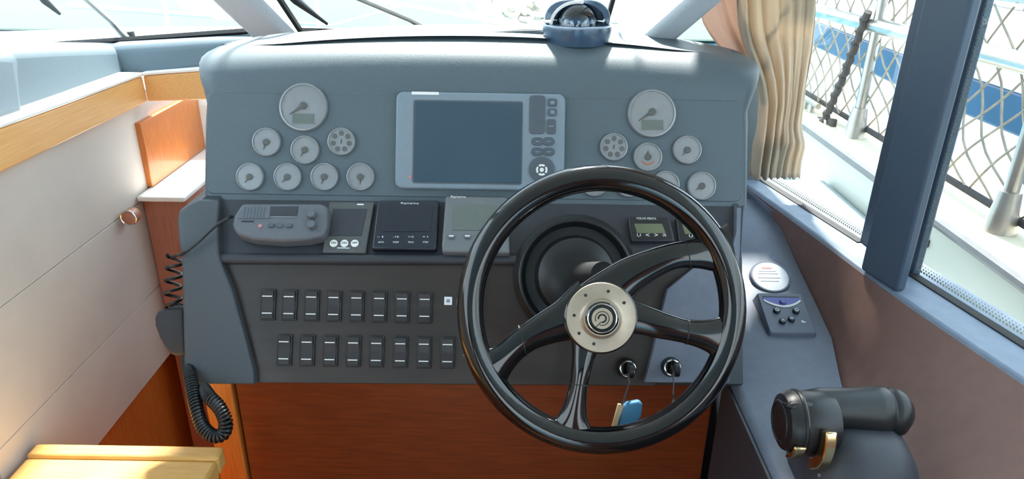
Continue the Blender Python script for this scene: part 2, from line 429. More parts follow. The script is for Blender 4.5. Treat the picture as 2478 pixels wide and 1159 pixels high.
side_window('window_1', 1.255, 1.66, 'b')
side_window('window_2', -.3, 1.125, 'bf')

struct(MB().prism([V((XW(1.122) + .004, 1.122, ZS)), V((XW(1.26) + .004, 1.26, ZS)), V((XW(1.26) + .02, 1.26, ZS)), V((XW(1.122) + .02, 1.122, ZS))], (0, 0, .96)).build('trim_12', 'post', bevel=.003))
# ---- windscreen: rubber base strips, mullions, panes
def ws(px, py, off=0): return on(px, py, WSF.o + WSF.z * off, WSF.z)
def beam(name, pa, pb, wdir, wd, th, m, ext=1.0, bevel=.01):
    pa, pb = V(pa), V(pb); d = pb - pa; pb = pa + d * ext
    wv = V(wdir).normalized() * wd / 2; nv = d.cross(wv).normalized() * th / 2
    return struct(MB().loft([[c - wv - nv, c + wv - nv, c + wv + nv, c - wv + nv] for c in (pa, pb)]).build(name, m, bevel=bevel, seg=3))
b0 = ws(684, 96); b1 = ws(586, 0)
beam('trim_8', b0 + (b0 - b1) * .3, b1, (1, .2, 0), .092, .05, 'pillar', 5.0, .018)
r0 = onY(1556, 112, 1.46); r1 = onY(1684, 0, 1.40)
beam('trim_9', r0 + (r0 - r1) * .25, r1, (1, 0, 0), .066, .05, 'pillar', 4.5, .012)
def pane(name, px):
    pts = [ws(*p) for p in px]
    o = struct(MB().prism(pts, WSF.z * -.006).build(name, 'glass', smooth=False)); h = H(o)
    n = len(pts); c = sum(pts, V()) / n
    mb = MB()
    for i in range(n):
        p, q = pts[i], pts[(i + 1) % n]; d = (q - p).normalized(); inn = WSF.z.cross(d).normalized()
        if inn.dot(c - p) < 0: inn = -inn
        wd = .008
        mb.loft([[x + WSF.z * .002, x + inn * wd + WSF.z * .002, x + inn * wd - WSF.z * .008, x - WSF.z * .008] for x in (p, q)])
    mb.build('gasket', 'rubber', h, True, smooth=False)
    return o
def up_(px, py, k=1.0): return (px, py)
pane('window_3', [(-420, 150), (290, 103), (628, 79), (640, 74), (330, -560), (-620, -560)])
pane('window_4', [(724, 80), (1060, 90), (1440, 96), (1471, 62), (1650, -560), (300, -560)])
pane('window_5', [(1600, 120), (1800, 130), (2200, -560), (1900, -560)])

# ---- sea, own fore deck, side deck and bulwark
struct(MB().box((0, 60, -.85), (240, 240, .1)).build('water', 'water', smooth=False))
dk = [(-3.2, 1.78), (-2.9, 2.5), (-2.4, 3.2), (-1.7, 3.7), (-1.0, 3.85), (-.55, 3.55), (-.1, 3.0), (.32, 2.55), (.52, 2.15), (.55, 1.78)]
dk_t = [V((x, y, 1.22 - .06 * (y - 1.78))) for x, y in dk]
struct(MB().loft([[p - V((0, 0, 1.9)) for p in dk_t], dk_t]).build('foredeck', 'gel', bevel=.04, seg=4), 'white moulded foredeck of the boat beyond the windscreen')
XB = 1.10
struct(MB().box((.92, 1.2, .66), (.5, 4.0, .06)).build('side_deck', 'geld'), 'pale grey side deck outside the starboard windows')
bw = MB().prism([V((XB, -.8, .4)), V((XB + .12, -.8, .4)), V((XB + .12, -.8, .93)), V((XB, -.8, .93))], (0, 3.75, 0))
struct(bw.build('bulwark', 'bulw', bevel=.01), 'white bulwark along the starboard side deck')
struct(MB().prism([V((XB - .02, -.8, .93)), V((XB + .30, -.8, .93)), V((XB + .30, -.8, .955)), V((XB - .02, -.8, .955))], (0, 3.8, 0)).build('bulwark_cap', 'teak', bevel=.006), 'cream top of the starboard bulwark')
struct(MB().tube([(XB - .025, -.8, .935), (XB - .025, 3.0, .935)], .018, 10).build('rubbing_strip', 'cap'), 'grey rubbing strip along the inner edge of the bulwark')
struct(MB().box((.94, 2.15, .73), (.30, .5, .14)).build('deck_step', 'geld', bevel=.015, seg=3), 'moulded step of the side deck forward of the starboard window')
struct(MB().prism([V((.96, -.8, .69)), V((1.10, -.8, .69)), V((1.10, -.8, .76)), V((1.02, -.8, .74))], (0, 2.6, 0)).build('scupper_ledge', 'gel', bevel=.01), 'low white moulding along the foot of the bulwark')

# =================================================================== HELM
# ---- pod with brow
pod = thing('instrument_pod', 'large grey-blue instrument pod with a curved brow above the wheel', 'dashboard', (-.06, 1.25, 1.184))
def pod_loop(xl, xr, yf, yb, z, rf, crown=0, bow=0, rb=None, n=8):
    pts = []; rb = rb or rf; w_ = xr - xl; xc = (xl + xr) / 2
    def fy(x): return yf + bow * (1 - ((x - xc) / (w_ / 2)) ** 2)
    nF = 24
    for i in range(nF + 1): pts.append((xl + rf[0] + (w_ - 2 * rf[0]) * i / nF, yf))
    for i in range(1, n + 1): a = -PI / 2 + PI / 2 * i / n; pts.append((xr - rf[0] + rf[0] * math.cos(a), yf + rf[1] + rf[1] * math.sin(a)))
    for i in range(0, n + 1): a = PI / 2 * i / n; pts.append((xr - rb[0] + rb[0] * math.cos(a), yb - rb[1] + rb[1] * math.sin(a)))
    for i in range(1, nF): pts.append((xr - rb[0] - (w_ - 2 * rb[0]) * i / nF, yb))
    for i in range(0, n + 1): a = PI / 2 + PI / 2 * i / n; pts.append((xl + rb[0] + rb[0] * math.cos(a), yb - rb[1] + rb[1] * math.sin(a)))
    for i in range(0, n): a = PI + PI / 2 * i / n; pts.append((xl + rf[0] + rf[0] * math.cos(a), yf + rf[1] + rf[1] * math.sin(a)))
    return [V((x, y + bow * max(0, 1 - ((x - xc) / (w_ / 2)) ** 2) * (1 if y < (yf + yb) / 2 else 0.3), z + crown * max(0, 1 - ((x - xc) / (w_ / 2)) ** 2))) for x, y in pts]
XPL, XPR = -.523, .398
def upY(z): return 1.130 + (z - 1.184) * .09 / .203
L = []
for z in (1.178, 1.20, 1.24, 1.28, 1.305): L.append(pod_loop(XPL, XPR, upY(z), 1.44, z, (.018, .03)))
for z, dx, ex, rf, cr, bw_ in ((1.325, .001, 0, (.022, .04), 0, 0), (1.345, .008, 0, (.03, .04), .001, 0), (1.362, .015, .000, (.04, .045), .004, 0), (1.374, .020, .003, (.045, .05), .009, 0), (1.383, .023, .009, (.05, .05), .014, .001), (1.390, .024, .017, (.055, .055), .018, .002), (1.395, .021, .028, (.06, .06), .021, .004), (1.399, .014, .042, (.075, .075), .024, .005), (1.402, .002, .062, (.09, .09), .026, .005)):
    L.append(pod_loop(XPL - dx, XPR + dx * 1.15, upY(z) + ex - (.004 if dx > .01 else 0), 1.44 - ex * .15, z, rf, cr, bw_))
L.append(pod_loop(XPL + .05, XPR - .05, 1.275, 1.42, 1.407, (.09, .05), .026, .004))
L.append(pod_loop(XPL + .14, XPR - .14, 1.32, 1.40, 1.408, (.08, .03), .026))
MB().loft(L).build('shell', 'pod', pod, True, angle=60)
# fascia plate set in the pod front (a slightly darker board with the gauges)
pl = [UPF.loc(*q) for q in ((503, 206), (1798, 212), (1798, 492), (503, 488))]
xa, xb_ = pl[0][0], pl[1][0]; yb0, ya0 = pl[2][1] + .002, pl[0][1] - .012
pts = [UPF.w(v.x, v.y, -.004) for v in rrect(xb_ - xa, ya0 - yb0, .012, 4, (xa + xb_) / 2, (ya0 + yb0) / 2)]
MB().prism(pts, UPF.z * .0055).build('fascia', 'pod', pod, True, bevel=.0015)
FO = .0028

def gauge(px, py, rpx, label, kind='small', needle=215, warm=False, marks=True):
    a, b = UPF.loc(px, py, FO); R = rpx / FPX * 1.2096
    t = thing('gauge' if kind != 'tach' else 'tachometer', label, 'gauge', UPF.M(a, b, FO), GROUP[kind])
    MB().lathe([(R * .90, 0), (R * 1.10, 0), (R * 1.10, .002), (R * 1.05, .0055), (R * .98, .006), (R * .97, .0035), (R * .90, .0035)], 40).build('bezel', 'bezel', t)
    MB().lathe([(R * .2, .001), (R * .97, .001), (R * .97, .003), (R * .2, .003)], 40).build('dial', 'dialw' if warm else 'dial', t)
    mb = MB()
    if kind == 'warn':
        for k in range(7):
            an = PI / 2 + 2 * PI * k / 7
            mb.lathe([(.0005, .003), (R * .21, .003), (R * .21, .0038), (.0005, .0038)], 16, T((R * .64 * math.cos(an), R * .64 * math.sin(an), 0)))
        for k in range(0): pass
        lamps = mb
        for k in range(7):
            an = PI / 2 + 2 * PI * k / 7
            MB().lathe([(.0005, .003), (R * .21, .003), (R * .21, .0038), (.0005, .0038)], 16, T((R * .64 * math.cos(an), R * .64 * math.sin(an), 0))).build('warning_lamp', 'dialdark', t)
        MB().box((0, 0, .0034), (R * .08, R * .34, .0008), Rz(-.15)).build('pointer_mark', 'black', t)
    else:
        for k in range(9 if kind == 'tach' else 5):
            n_ = 8 if kind == 'tach' else 4
            an = math.radians(210 - 240 * k / n_)
            mb.box((R * .82, 0, .0032), (R * .12, R * (.018 if kind == 'tach' else .04), .0005), Rz(an))
        if marks: mb.build('scale_marks', 'dialdark', t)
        oy = -R * .02 if kind != 'tach' else R * .06
        if kind == 'arc':
            q = MB(); lo = []
            for k in range(13):
                an = math.radians(215 + 110 * k / 12)
                lo.append([V((r_ * math.cos(an), r_ * math.sin(an), z_)) for r_, z_ in ((R * .50, .0032), (R * .62, .0032), (R * .62, .0038), (R * .50, .0038))])
            q.loft(lo).build('scale_arc', 'orange', t)
            MB().prism([V((-R * .16, 0, .0042)), V((R * .16, 0, .0042)), V((0, R * .52, .0042))], (0, 0, .0008)).build('needle', 'dialdark', t)
        else:
            an = math.radians(needle); d = V((math.cos(an), math.sin(an), 0)); q = V((-d.y, d.x, 0)); c = V((0, oy, .0042)); ln = R * (.72 if kind == 'tach' else .6)
            MB().prism([c + q * R * .09, c + d * ln + q * R * .015, c + d * ln - q * R * .015, c - q * R * .09], (0, 0, .0008)).build('needle', 'dialdark', t)
        r_ = R * (.17 if kind == 'tach' else .25)
        MB().lathe([(.0005, .003), (r_, .003), (r_, .0058), (r_ * .8, .0066), (.0005, .0066)], 24, T((0, oy, 0))).build('needle_hub', 'dialdark', t)
    if kind == 'tach':
        df = H(MB().box((R * .02, -R * .52, .0034), (R * 1.06, R * .52, .001)).build('display_frame', 'bezel', t, bevel=.0003))
        MB().box((R * .02, -R * .52, .0042), (R * .96, R * .44, .0012)).build('display', 'lcd', df)
    MB().lathe([(.0005, .0060), (R * .97, .0060), (R * .97, .0064), (.0005, .0064)], 32).build('lens', 'lens', t)
    return t
GROUP = {'tach': 'engine tachometers', 'small': 'small round gauges', 'warn': 'warning lamp clusters', 'arc': 'small round gauges'}
gauge(735, 260, 54, 'large pale tachometer with a grey display at left of the chartplotter', 'tach', 214)
gauge(1577, 275, 54, 'large pale tachometer with a grey display at right of the chartplotter', 'tach', 214)
gauge(646, 344, 32, 'small pale gauge below and left of the left tachometer', 'small', 250)
gauge(739, 363, 32, 'small pale gauge directly below the left tachometer', 'small', 238)
gauge(827, 343, 31, 'round cluster of seven warning lamps right of and below the left tachometer', 'warn')
gauge(606, 428, 31, 'small pale gauge at the left end of the bottom row of the left gauge group', 'small', 230)
gauge(697, 428, 31, 'small pinkish gauge second from left in the bottom row of the left gauge group', 'small', 225, True)
gauge(786, 428, 31, 'small gauge third from left in the bottom row of the left gauge group', 'small', 250, True)
gauge(873, 428, 31, 'small warm-toned gauge nearest the chartplotter in the bottom row of the left group', 'small', 270, True)
gauge(1485, 356, 31, 'round cluster of seven warning lamps left of and below the right tachometer', 'warn')
gauge(1567, 380, 32, 'small pinkish gauge with an orange arc below the right tachometer', 'arc', 90, True)
gauge(1662, 363, 32, 'small pale gauge below and right of the right tachometer', 'small', 228, True)
gauge(1697, 450, 32, 'small pale gauge at the right end of the bottom row of the right gauge group', 'small', 215)
gauge(1610, 447, 31, 'small pale gauge partly hidden by the upper right wheel rim', 'small', 250)
gauge(1522, 444, 31, 'small gauge peeping under the top of the wheel rim, second of the right bottom row', 'small', 290)
gauge(1438, 442, 31, 'small gauge peeping under the top of the wheel rim, first of the right bottom row', 'small', 270)

# ---- generic device on a frame: rounded slab
def slabp(fr, name, mtl, t, px, off, th, r=.006, bevel=.0015, taper=1.0, label=None):
    """rounded block on frame fr spanning the pixel box px (x0,y0,x1,y1 measured at its front face)"""
    x0, y0, x1, y1 = px; c = off + th
    a0, b1 = fr.loc(x0, (y0 + y1) / 2, c)[0], fr.loc((x0 + x1) / 2, y0, c)[1]
    a1, b0 = fr.loc(x1, (y0 + y1) / 2, c)[0], fr.loc((x0 + x1) / 2, y1, c)[1]
    w_, h_ = a1 - a0, b1 - b0; cx_, cy_ = (a0 + a1) / 2, (b0 + b1) / 2
    r = min(r, w_ / 2.05, h_ / 2.05)
    lo = [[fr.w(v.x, v.y, off) for v in rrect(w_ * taper, h_ * taper, r, 4, cx_, cy_)], [fr.w(v.x, v.y, c) for v in rrect(w_, h_, r, 4, cx_, cy_)]]
    return MB().loft(lo).build(name, mtl, t, True, bevel=bevel, label=label), (cx_, cy_, w_, h_)
def dev(fr, name, label, cat, px, group=None):
    a, b = fr.loc((px[0] + px[2]) / 2, (px[1] + px[3]) / 2); return thing(name, label, cat, fr.M(a, b, 0), group)
def lettering(fr, body, px, off, t, mtl='white', hpx=None):
    x0, x1, y = px; a0, b = fr.loc(x0, y, off); a1, _ = fr.loc(x1, y, off)
    h = None
    if hpx: h = abs(fr.loc((x0 + x1) / 2, y - hpx / 2, off)[1] - fr.loc((x0 + x1) / 2, y + hpx / 2, off)[1])
    text(body, a1 - a0, t['_m'].inverted() @ fr.M((a0 + a1) / 2, b, off), mtl, t, height=h)
def knob(fr, name, mtl, t, px, py, rpx, off, h, n=20, sy=1.0):
    a, b = fr.loc(px, py, off + h); d = (fr.w(a, b, off + h) - CAM).dot(FW); r = rpx / FPX * d
    MB().lathe([(.0004, 0), (r, 0), (r, h * .7), (r * .85, h), (.0004, h)], n, fr.M(a, b, off) @ Matrix.Diagonal((1, sy, 1, 1))).build(name, mtl, t, True)

# ---- chartplotter
cp = dev(UPF, 'chartplotter', 'flush grey chartplotter with a blank screen in the middle of the pod', 'chartplotter', (957, 222, 1368, 458))
slabp(UPF, 'housing', 'plot', cp, (957, 224, 1367, 459), -.002, .013, .012, .003)
slabp(UPF, 'screen_surround', 'key', cp, (999, 243, 1264, 445), .0112, .0006, .004, .0003)
slabp(UPF, 'screen', 'screen', cp, (1003, 247, 1261, 441), .0119, .0008, .003, .0003)
slabp(UPF, 'soft_key_strip', 'key', cp, (1281, 230, 1319, 324), .0112, .0016, .006, .0006)
slabp(UPF, 'button', 'key', cp, (1325, 238, 1348, 258), .0112, .0018, .004, .0006)
slabp(UPF, 'button', 'key', cp, (1325, 262, 1348, 281), .0112, .0018, .004, .0006)
slabp(UPF, 'button', 'key', cp, (1323, 288, 1345, 324), .0112, .0018, .004, .0006)
for y in (342, 367):
    for x in (1301, 1328):
        bo_ = slabp(UPF, 'button', 'key', cp, (x - 15, y - 10, x + 14, y + 10), .0112, .0018, .007, .0006)[0]
        slabp(UPF, 'button_mark', 'plot', H(bo_), (x - 5, y - 1, x + 5, y + 1.5), .0130, .0002, .0006, 0)
for x, y in ((1337, 248), (1337, 271)):
    slabp(UPF, 'button_mark', 'plot', cp, (x - 5, y - 4, x + 5, y + 4), .0130, .0002, .002, 0)
slabp(UPF, 'button_mark', 'plot', cp, (1328, 304, 1340, 306.5), .0130, .0002, .0006, 0)
knob(UPF, 'track_pad', 'key', cp, 1311, 410, 31, .0112, .003, 36)
a, b = UPF.loc(1311, 411, .0145)
for k in range(4):
    lo = []
    for i in range(9):
        an = math.radians(90 * k - 36 + 72 * i / 8 )
        lo.append([V((r_ * math.cos(an), r_ * math.sin(an), z_)) for r_, z_ in ((.0062, 0), (.0095, 0), (.0095, .0006), (.0062, .0006))])
    MB().loft(lo, m=UPF.M(a, b, .0142)).build('arrow_key', 'white', cp, True, label='white arrow segment')
MB().lathe([(.0004, 0), (.0036, 0), (.0036, .001), (.0004, .001)], 20, UPF.M(a, b, .0142)).build('centre_key', 'white', cp, True)
knob(UPF, 'indicator_lamp', 'pink', cp, 992, 428, 4, .0112, .001)
slabp(UPF, 'glare_strip', 'white', cp, (996, 222, 1062, 229), .0112, .0004, .001, 0)  # white strip paints glare along the top of the housing

# ---- console: base, tray, fascia, cheeks
con = thing('helm_console', 'dark grey sloping helm console holding switches behind the steering wheel', 'console', (-.06, 1.1, .92))
prof = [(1.42, 1.178), (1.130, 1.178), (1.130, 1.176), (1.066, 1.118), (1.060, 1.108), (.970, .940), (.985, .925), (1.42, .925)]
MB().prism([V((-.50, y, z)) for y, z in prof], (.875, 0, 0)).build('base', 'console', con, True)
def quad_on(fr, px, off, th, name, mtl, t, bevel=.001):
    pts = [on(x, y, fr.o + fr.z * off, fr.z) for x, y in px]
    return MB().prism(pts, fr.z * -th).build(name, mtl, t, True, bevel=bevel)
quad_on(TRF, [(505, 482), (1800, 496), (1792, 626), (512, 620)], 0, .012, 'instrument_tray', 'tray', con)
quad_on(COF, [(512, 634), (1720, 640), (1585, 934), (590, 926)], 0, .012, 'switch_fascia', 'burl', con)
# rounded rail between tray and fascia
p, q = on(512, 626, TRF.o, TRF.z), on(1780, 632, TRF.o, TRF.z)
MB().tube([p, q], .009, 12).build('front_rail', 'tray', con, True)
def cheek(rows, name, side, mtl='console'):
    lo = []
    for y, xo, xi in rows:
        fr, off = (TRF, .016) if y < 618 else (COF, .016)
        po = on(xo, y, fr.o + fr.z * off, fr.z); pi = on(xi, y, fr.o + fr.z * off, fr.z)
        bo = V((po.x * .995 , po.y + .22, po.z)); bi = pi - fr.z * .03
        lo.append([bo, po, po * .75 + pi * .25, po * .5 + pi * .5, po * .1 + pi * .9, pi, bi])
    MB().loft(lo).build(name, mtl, con, True, bevel=.005, seg=3, angle=50)
cheek([(484, 482, 531), (497, 452, 529), (512, 432, 528), (540, 428, 527), (580, 432, 527), (612, 437, 528), (640, 439, 536), (700, 441, 560), (800, 443, 588), (895, 446, 612), (918, 458, 614), (931, 486, 614)], 'left_cheek', -1)
cheek([(503, 1794, 1783), (560, 1792, 1782), (612, 1790, 1770), (640, 1789, 1690), (700, 1787, 1616), (780, 1784, 1596), (860, 1776, 1578), (925, 1764, 1560)], 'right_cheek', 1, 'ledge')  # paler grey than the left cheek, stronger light put into the colour

# ---- pedestal under the console
xl = onY(502, 955, 1.06).x
ped = thing('helm_pedestal', 'orange-brown wooden pedestal front under the helm console', 'cabinet', (-.1, 1.06, FLZ))
MB().box(((xl + .36) / 2, 1.25, (.926 + FLZ) / 2), (.36 - xl, .36, .926 - FLZ)).build('carcass', 'woodF', ped, True)
sw = .052
MB().box((xl + sw / 2, 1.061, (.924 + FLZ) / 2), (sw, .03, .924 - FLZ)).build('stile', 'woodO', ped, True, bevel=.003)
MB().box(((xl + sw + .36) / 2 + .001, 1.067, (.905 + FLZ) / 2), (.36 - xl - sw - .004, .028, .905 - FLZ)).build('front_panel', 'woodF', ped, True, bevel=.003)
MB().box(((xl + .36) / 2, 1.055, .914), (.36 - xl - .004, .034, .022)).build('top_rail', 'woodF', ped, True, bevel=.003)

# ---- side ledge
rows = []
for y in ysr[:-1]:
    z = lerp_tab(LZ, y); xi = .362 if y <= 1.0 else .40; xo = lerp_tab(XRt, y) - .0005
    rows.append([V((xi, y, FLZ)), V((xi, y, z - .012)), V((xi + .004, y, z - .003)), V((xi + .014, y, z)), V((xo, y, z)), V((xo, y, FLZ))])
sl = MB().loft(rows)
o = sl.build('side_console', 'ledge', angle=50)
tag(o, 'grey side ledge right of the wheel carrying the throttle', 'console')
# dark cheek under the ledge edge
o = MB().box((.3585, .3, (.924 + FLZ) / 2), (.004, 1.42, .92 - FLZ)).build('side_lining', 'tray', H(o), True)

# ---- rocker switches
CO = 0.0
def switch(px, py, label, group):
    a, b = COF.loc(px, py, .004)
    t = thing('rocker_switch', label, 'switch', COF.M(a, b, CO), group)
    MB().box((0, 0, .002), (.0235, .050, .004)).build('frame', 'switch', t, bevel=.0012)
    q = [V((-.0095, y, z)) for y, z in ((-.0225, .003), (-.0225, .0085), (-.002, .0055), (.002, .0055), (.0225, .0105), (.0225, .003))]
    rk = H(MB().prism(q, (.019, 0, 0)).build('rocker', 'switch', t, bevel=.001))
    MB().box((0, .0135, .0088), (.0155, .0016, .0008), Matrix.Rotation(.0, 4, 'X')).build('indicator_line', 'white', rk)
    MB().box((0, -.0135, .0074), (.0155, .0016, .0008)).build('indicator_line', 'white', rk)
ordn = ['first', 'second', 'third', 'fourth', 'fifth', 'sixth', 'seventh', 'eighth', 'ninth']
for i, x in enumerate((648, 700, 754, 808, 863, 918, 973, 1028)):
    switch(x, 737 + i * 1.1, '%s black rocker switch from the left in the upper row of the switch panel' % ordn[i], 'upper row of rocker switches')
switch(1148, 747, 'last black rocker switch of the upper row, beyond the small white sticker', 'upper row of rocker switches')
for i, x in enumerate((688, 743, 799, 855, 911, 969, 1026, 1083)):
    switch(x, 847 + i * 1.0, '%s black rocker switch from the left in the lower row of the switch panel' % ordn[i], 'lower row of rocker switches')
t = dev(COF, 'square_sticker', 'small white square sticker beside the upper row of rocker switches', 'sticker', (1075, 718, 1094, 738))
slabp(COF, 'card', 'lid', t, (1075, 718, 1094, 738), .001, .001, .001, 0)
slabp(COF, 'printed_mark', 'bezel', t, (1080, 724, 1089, 732), .002, .0002, .001, 0)

# ---- tray devices
# VHF radio
vh = dev(TRF, 'vhf_radio', 'grey marine radio with display and knob at the left of the instrument tray', 'radio', (560, 490, 795, 585))
def poly_dev(fr, px, off, th, name, mtl, t, bevel=.003, back=1.0):
    f_ = [on(x, y, fr.o + fr.z * (off + th), fr.z) for x, y in px]; c = sum(f_, V()) / len(f_)
    b_ = [c + (p - c) * back - fr.z * th for p in f_]
    return MB().loft([b_, f_]).build(name, mtl, t, True, bevel=bevel, seg=3)
poly_dev(TRF, [(585, 491), (778, 491), (794, 500), (792, 545), (783, 570), (740, 579), (680, 582), (610, 577), (572, 566), (560, 545), (566, 520)], .0, .030, 'case', 'radio', vh, .006)
poly_dev(TRF, [(592, 496), (655, 496), (652, 528), (575, 528)], .030, .0015, 'speaker_grille', 'radio', vh, .0008)
for i in range(7):
    slabp(TRF, 'grille_slot', 'key', vh, (590 + i * 8, 500, 592.5 + i * 8, 526), .0315, .0006, .0008, 0)
poly_dev(TRF, [(653, 499), (722, 499), (718, 521), (651, 521)], .030, .0012, 'display', 'tray', vh, .0005)
slabp(TRF, 'label_strip', 'black', vh, (584, 534, 614, 537), .030, .0006, .0006, 0)
knob(TRF, 'knob', 'radio', vh, 752, 516, 11, .030, .010)
knob(TRF, 'knob', 'radio', vh, 752, 541, 11, .030, .010)
for x in (655, 676, 699): slabp(TRF, 'button', 'key', vh, (x - 8, 540, x + 8, 549), .030, .003, .003, .0008)
knob(TRF, 'red_button', 'pink', vh, 629, 546, 5, .030, .002)
slabp(TRF, 'trim_bar', 'inst', vh, (655, 523, 715, 527), .030, .0008, .001, 0)
# remote panel with ON ON OFF
rm = dev(TRF, 'control_panel', 'olive-grey control panel with three white ON and OFF buttons beside the radio', 'panel', (783, 488, 902, 612))
poly_dev(TRF, [(797, 488), (906, 488), (884, 612), (780, 611)], 0, .010, 'plate', 'remote', rm, .002)
poly_dev(TRF, [(806, 505), (888, 505), (874, 570), (796, 570)], .010, .0012, 'window', 'tray', rm, .0005)
for x, s_ in ((807, 'ON'), (833, 'ON'), (858, 'OFF')):
    knob(TRF, 'button', 'white', rm, x, 588, 9.5, .010, .003, 24)
    lettering(TRF, s_, (x - 6, x + 6, 587.5), .0133, rm, 'black', 5)
slabp(TRF, 'legend', 'lid', rm, (816, 599, 846, 601), .010, .0003, .0003, 0)
slabp(TRF, 'legend', 'lid', rm, (864, 493, 880, 496), .010, .0003, .0003, 0)
# autopilot head
ap = dev(TRF, 'autopilot_control', 'black autopilot control head with white key legends in the middle of the tray', 'control', (905, 484, 1060, 604))
poly_dev(TRF, [(913, 484), (1063, 484), (1056, 604), (898, 602)], 0, .016, 'case', 'auto', ap, .004)
poly_dev(TRF, [(934, 500), (1048, 500), (1042, 560), (926, 560)], .016, .001, 'display', 'auto', ap, .0004)
lettering(TRF, 'Raymarine', (970, 1013, 491.5), .0165, ap, 'lid', 6)
for j, (y, row) in enumerate(((573, ('-1', '-10', '+10', '+1')), (586, ('AUTO', 'DISP', 'TRACK', 'STBY')))):
    for x, s_ in zip((922, 958, 994, 1030), row):
        lettering(TRF, s_, (x - 7, x + 7, y), .0168, ap, 'lid', 4)
# sailing instrument
si = dev(TRF, 'depth_display', 'square grey instrument display with dark screen left of the wheel', 'instrument', (1070, 472, 1233, 612))
poly_dev(TRF, [(1078, 473), (1228, 476), (1233, 594), (1234, 612), (1070, 609), (1069, 592)], 0, .022, 'case', 'inst', si, .004)
poly_dev(TRF, [(1098, 496), (1206, 498), (1207, 558), (1095, 556)], .022, .0012, 'screen', 'lcd', si, .0004)
lettering(TRF, 'Raymarine', (1091, 1127, 476), .0225, si, 'white', 7)
for x in (1092, 1131, 1170, 1211):
    bo_ = slabp(TRF, 'button', 'radio', si, (x - 8, 566, x + 8, 577), .022, .003, .004, .0008)[0]
    slabp(TRF, 'button_mark', 'lid', H(bo_), (x - 6, 569, x + 6, 572), .0251, .0003, .0005, 0)
# two small engine displays
def engine_display(x0, x1, y0, y1, label, keys, bodytext):
    t = dev(TRF, 'engine_display', label, 'display', (x0, y0, x1, y1), 'small engine displays')
    poly_dev(TRF, [(x0, y0), (x1 - 14, y0 + 1), (x1, y1), (x0 + 8, y1)], 0, .012, 'case', 'tray', t, .002)
    poly_dev(TRF, [(x0 + 4, y0 + 3), (x1 - 19, y0 + 4), (x1 - 6, y1 - 4), (x0 + 13, y1 - 4)], .012, .001, 'front', 'black', t, .0004)
    w_ = x1 - x0
    poly_dev(TRF, [(x0 + .13 * w_, y0 + 19), (x0 + .72 * w_, y0 + 19), (x0 + .80 * w_, y0 + 42), (x0 + .19 * w_, y0 + 42)], .013, .0006, 'screen', 'lcdg', t, .0003)
    if bodytext: lettering(TRF, bodytext, (x0 + 20, x0 + 68, y0 + 6.5), .0132, t, 'white', 5)
    for x, s_ in keys: lettering(TRF, s_, (x - 4.5, x + 4.5, y1 - 14), .0134, t, 'white', 7)
    return t
engine_display(1520, 1634, 522, 583, 'small engine display with olive screen seen through the upper right of the wheel', ((1546, 'U'), (1567, '<'), (1588, '>'), (1608, 'OK')), 'VOLVO PENTA')
t = engine_display(1636, 1750, 524, 585, 'second small engine display half hidden behind the wheel spoke at right', ((1672, 'U'), (1694, '<'), (1714, '>'), (1734, 'OK')), None)
lettering(TRF, '\u2022', (1661, 1667, 531), .0134, t, 'white', 6)

# ---- helm boss behind the wheel
hb = thing('helm_boss', 'round black helm boss behind the steering wheel', 'helm', COF.M(*COF.loc(1395, 668, .03), 0))
MB().lathe([(.02, 0), (.100, 0), (.100, .010), (.092, .020), (.086, .020), (.080, .012), (.066, .014), (.060, .030), (.042, .040), (.020, .044)], 56).build('housing', 'black', hb)
MB().torus(.089, .003, 56, 8, T((0, 0, .021))).build('ring', 'black', hb)
MB().lathe([(.002, .04), (.022, .04), (.020, .11), (.002, .11)], 24, Matrix.Rotation(.3, 4, 'Y')).build('shaft', 'rubber', hb)

# ---- steering wheel
wc = (1455, 748)
wa, wb_ = WHF.loc(*wc)
wh = thing('steering_wheel', 'glossy black four-spoke steering wheel with a steel hub in front of the helm console', 'steering wheel', WHF.M(wa, wb_, 0))
def wl_(px, py): a, b = WHF.loc(px, py); return a - wa, b - wb_
RO, rr = .2000, .0185
MB().torus(RO - rr, rr, 96, 18).build('rim', 'gloss', wh)
def spoke(path, label=None, zt=.010):
    pts = catmull([(*wl_(x, y), w_ / FPX / 2, z_) for x, y, w_, z_ in path], 7); lo = []
    for i, (x, y, hw, z_) in enumerate(pts):
        p, q = pts[max(i - 1, 0)], pts[min(i + 1, len(pts) - 1)]
        d = V((q[0] - p[0], q[1] - p[1], 0)).normalized(); sd_ = V((-d.y, d.x, 0))
        lo.append([V((x, y, z_)) + sd_ * hw * math.cos(2 * PI * k / 16) + V((0, 0, zt * math.sin(2 * PI * k / 16))) for k in range(16)])
    MB().loft(lo).build('spoke', 'gloss', wh)
spoke([(1412, 748, 104, .000), (1470, 708, 106, .001), (1535, 660, 86, .002), (1620, 622, 66, .004), (1680, 614, 70, .003), (1730, 612, 92, 0), (1772, 604, 130, 0)])
spoke([(1470, 765, 130, .000), (1530, 768, 84, .002), (1600, 786, 66, .004), (1665, 802, 60, .003), (1720, 812, 84, .002), (1776, 822, 150, 0)])
spoke([(1435, 790, 130, .000), (1416, 840, 68, .002), (1406, 890, 50, .004), (1396, 950, 48, .003), (1386, 1010, 74, .002), (1378, 1062, 150, 0)])
spoke([(1430, 745, 150, .000), (1372, 772, 104, .001), (1310, 798, 78, .003), (1262, 826, 66, .004), (1215, 868, 74, .003), (1164, 912, 140, 0)])
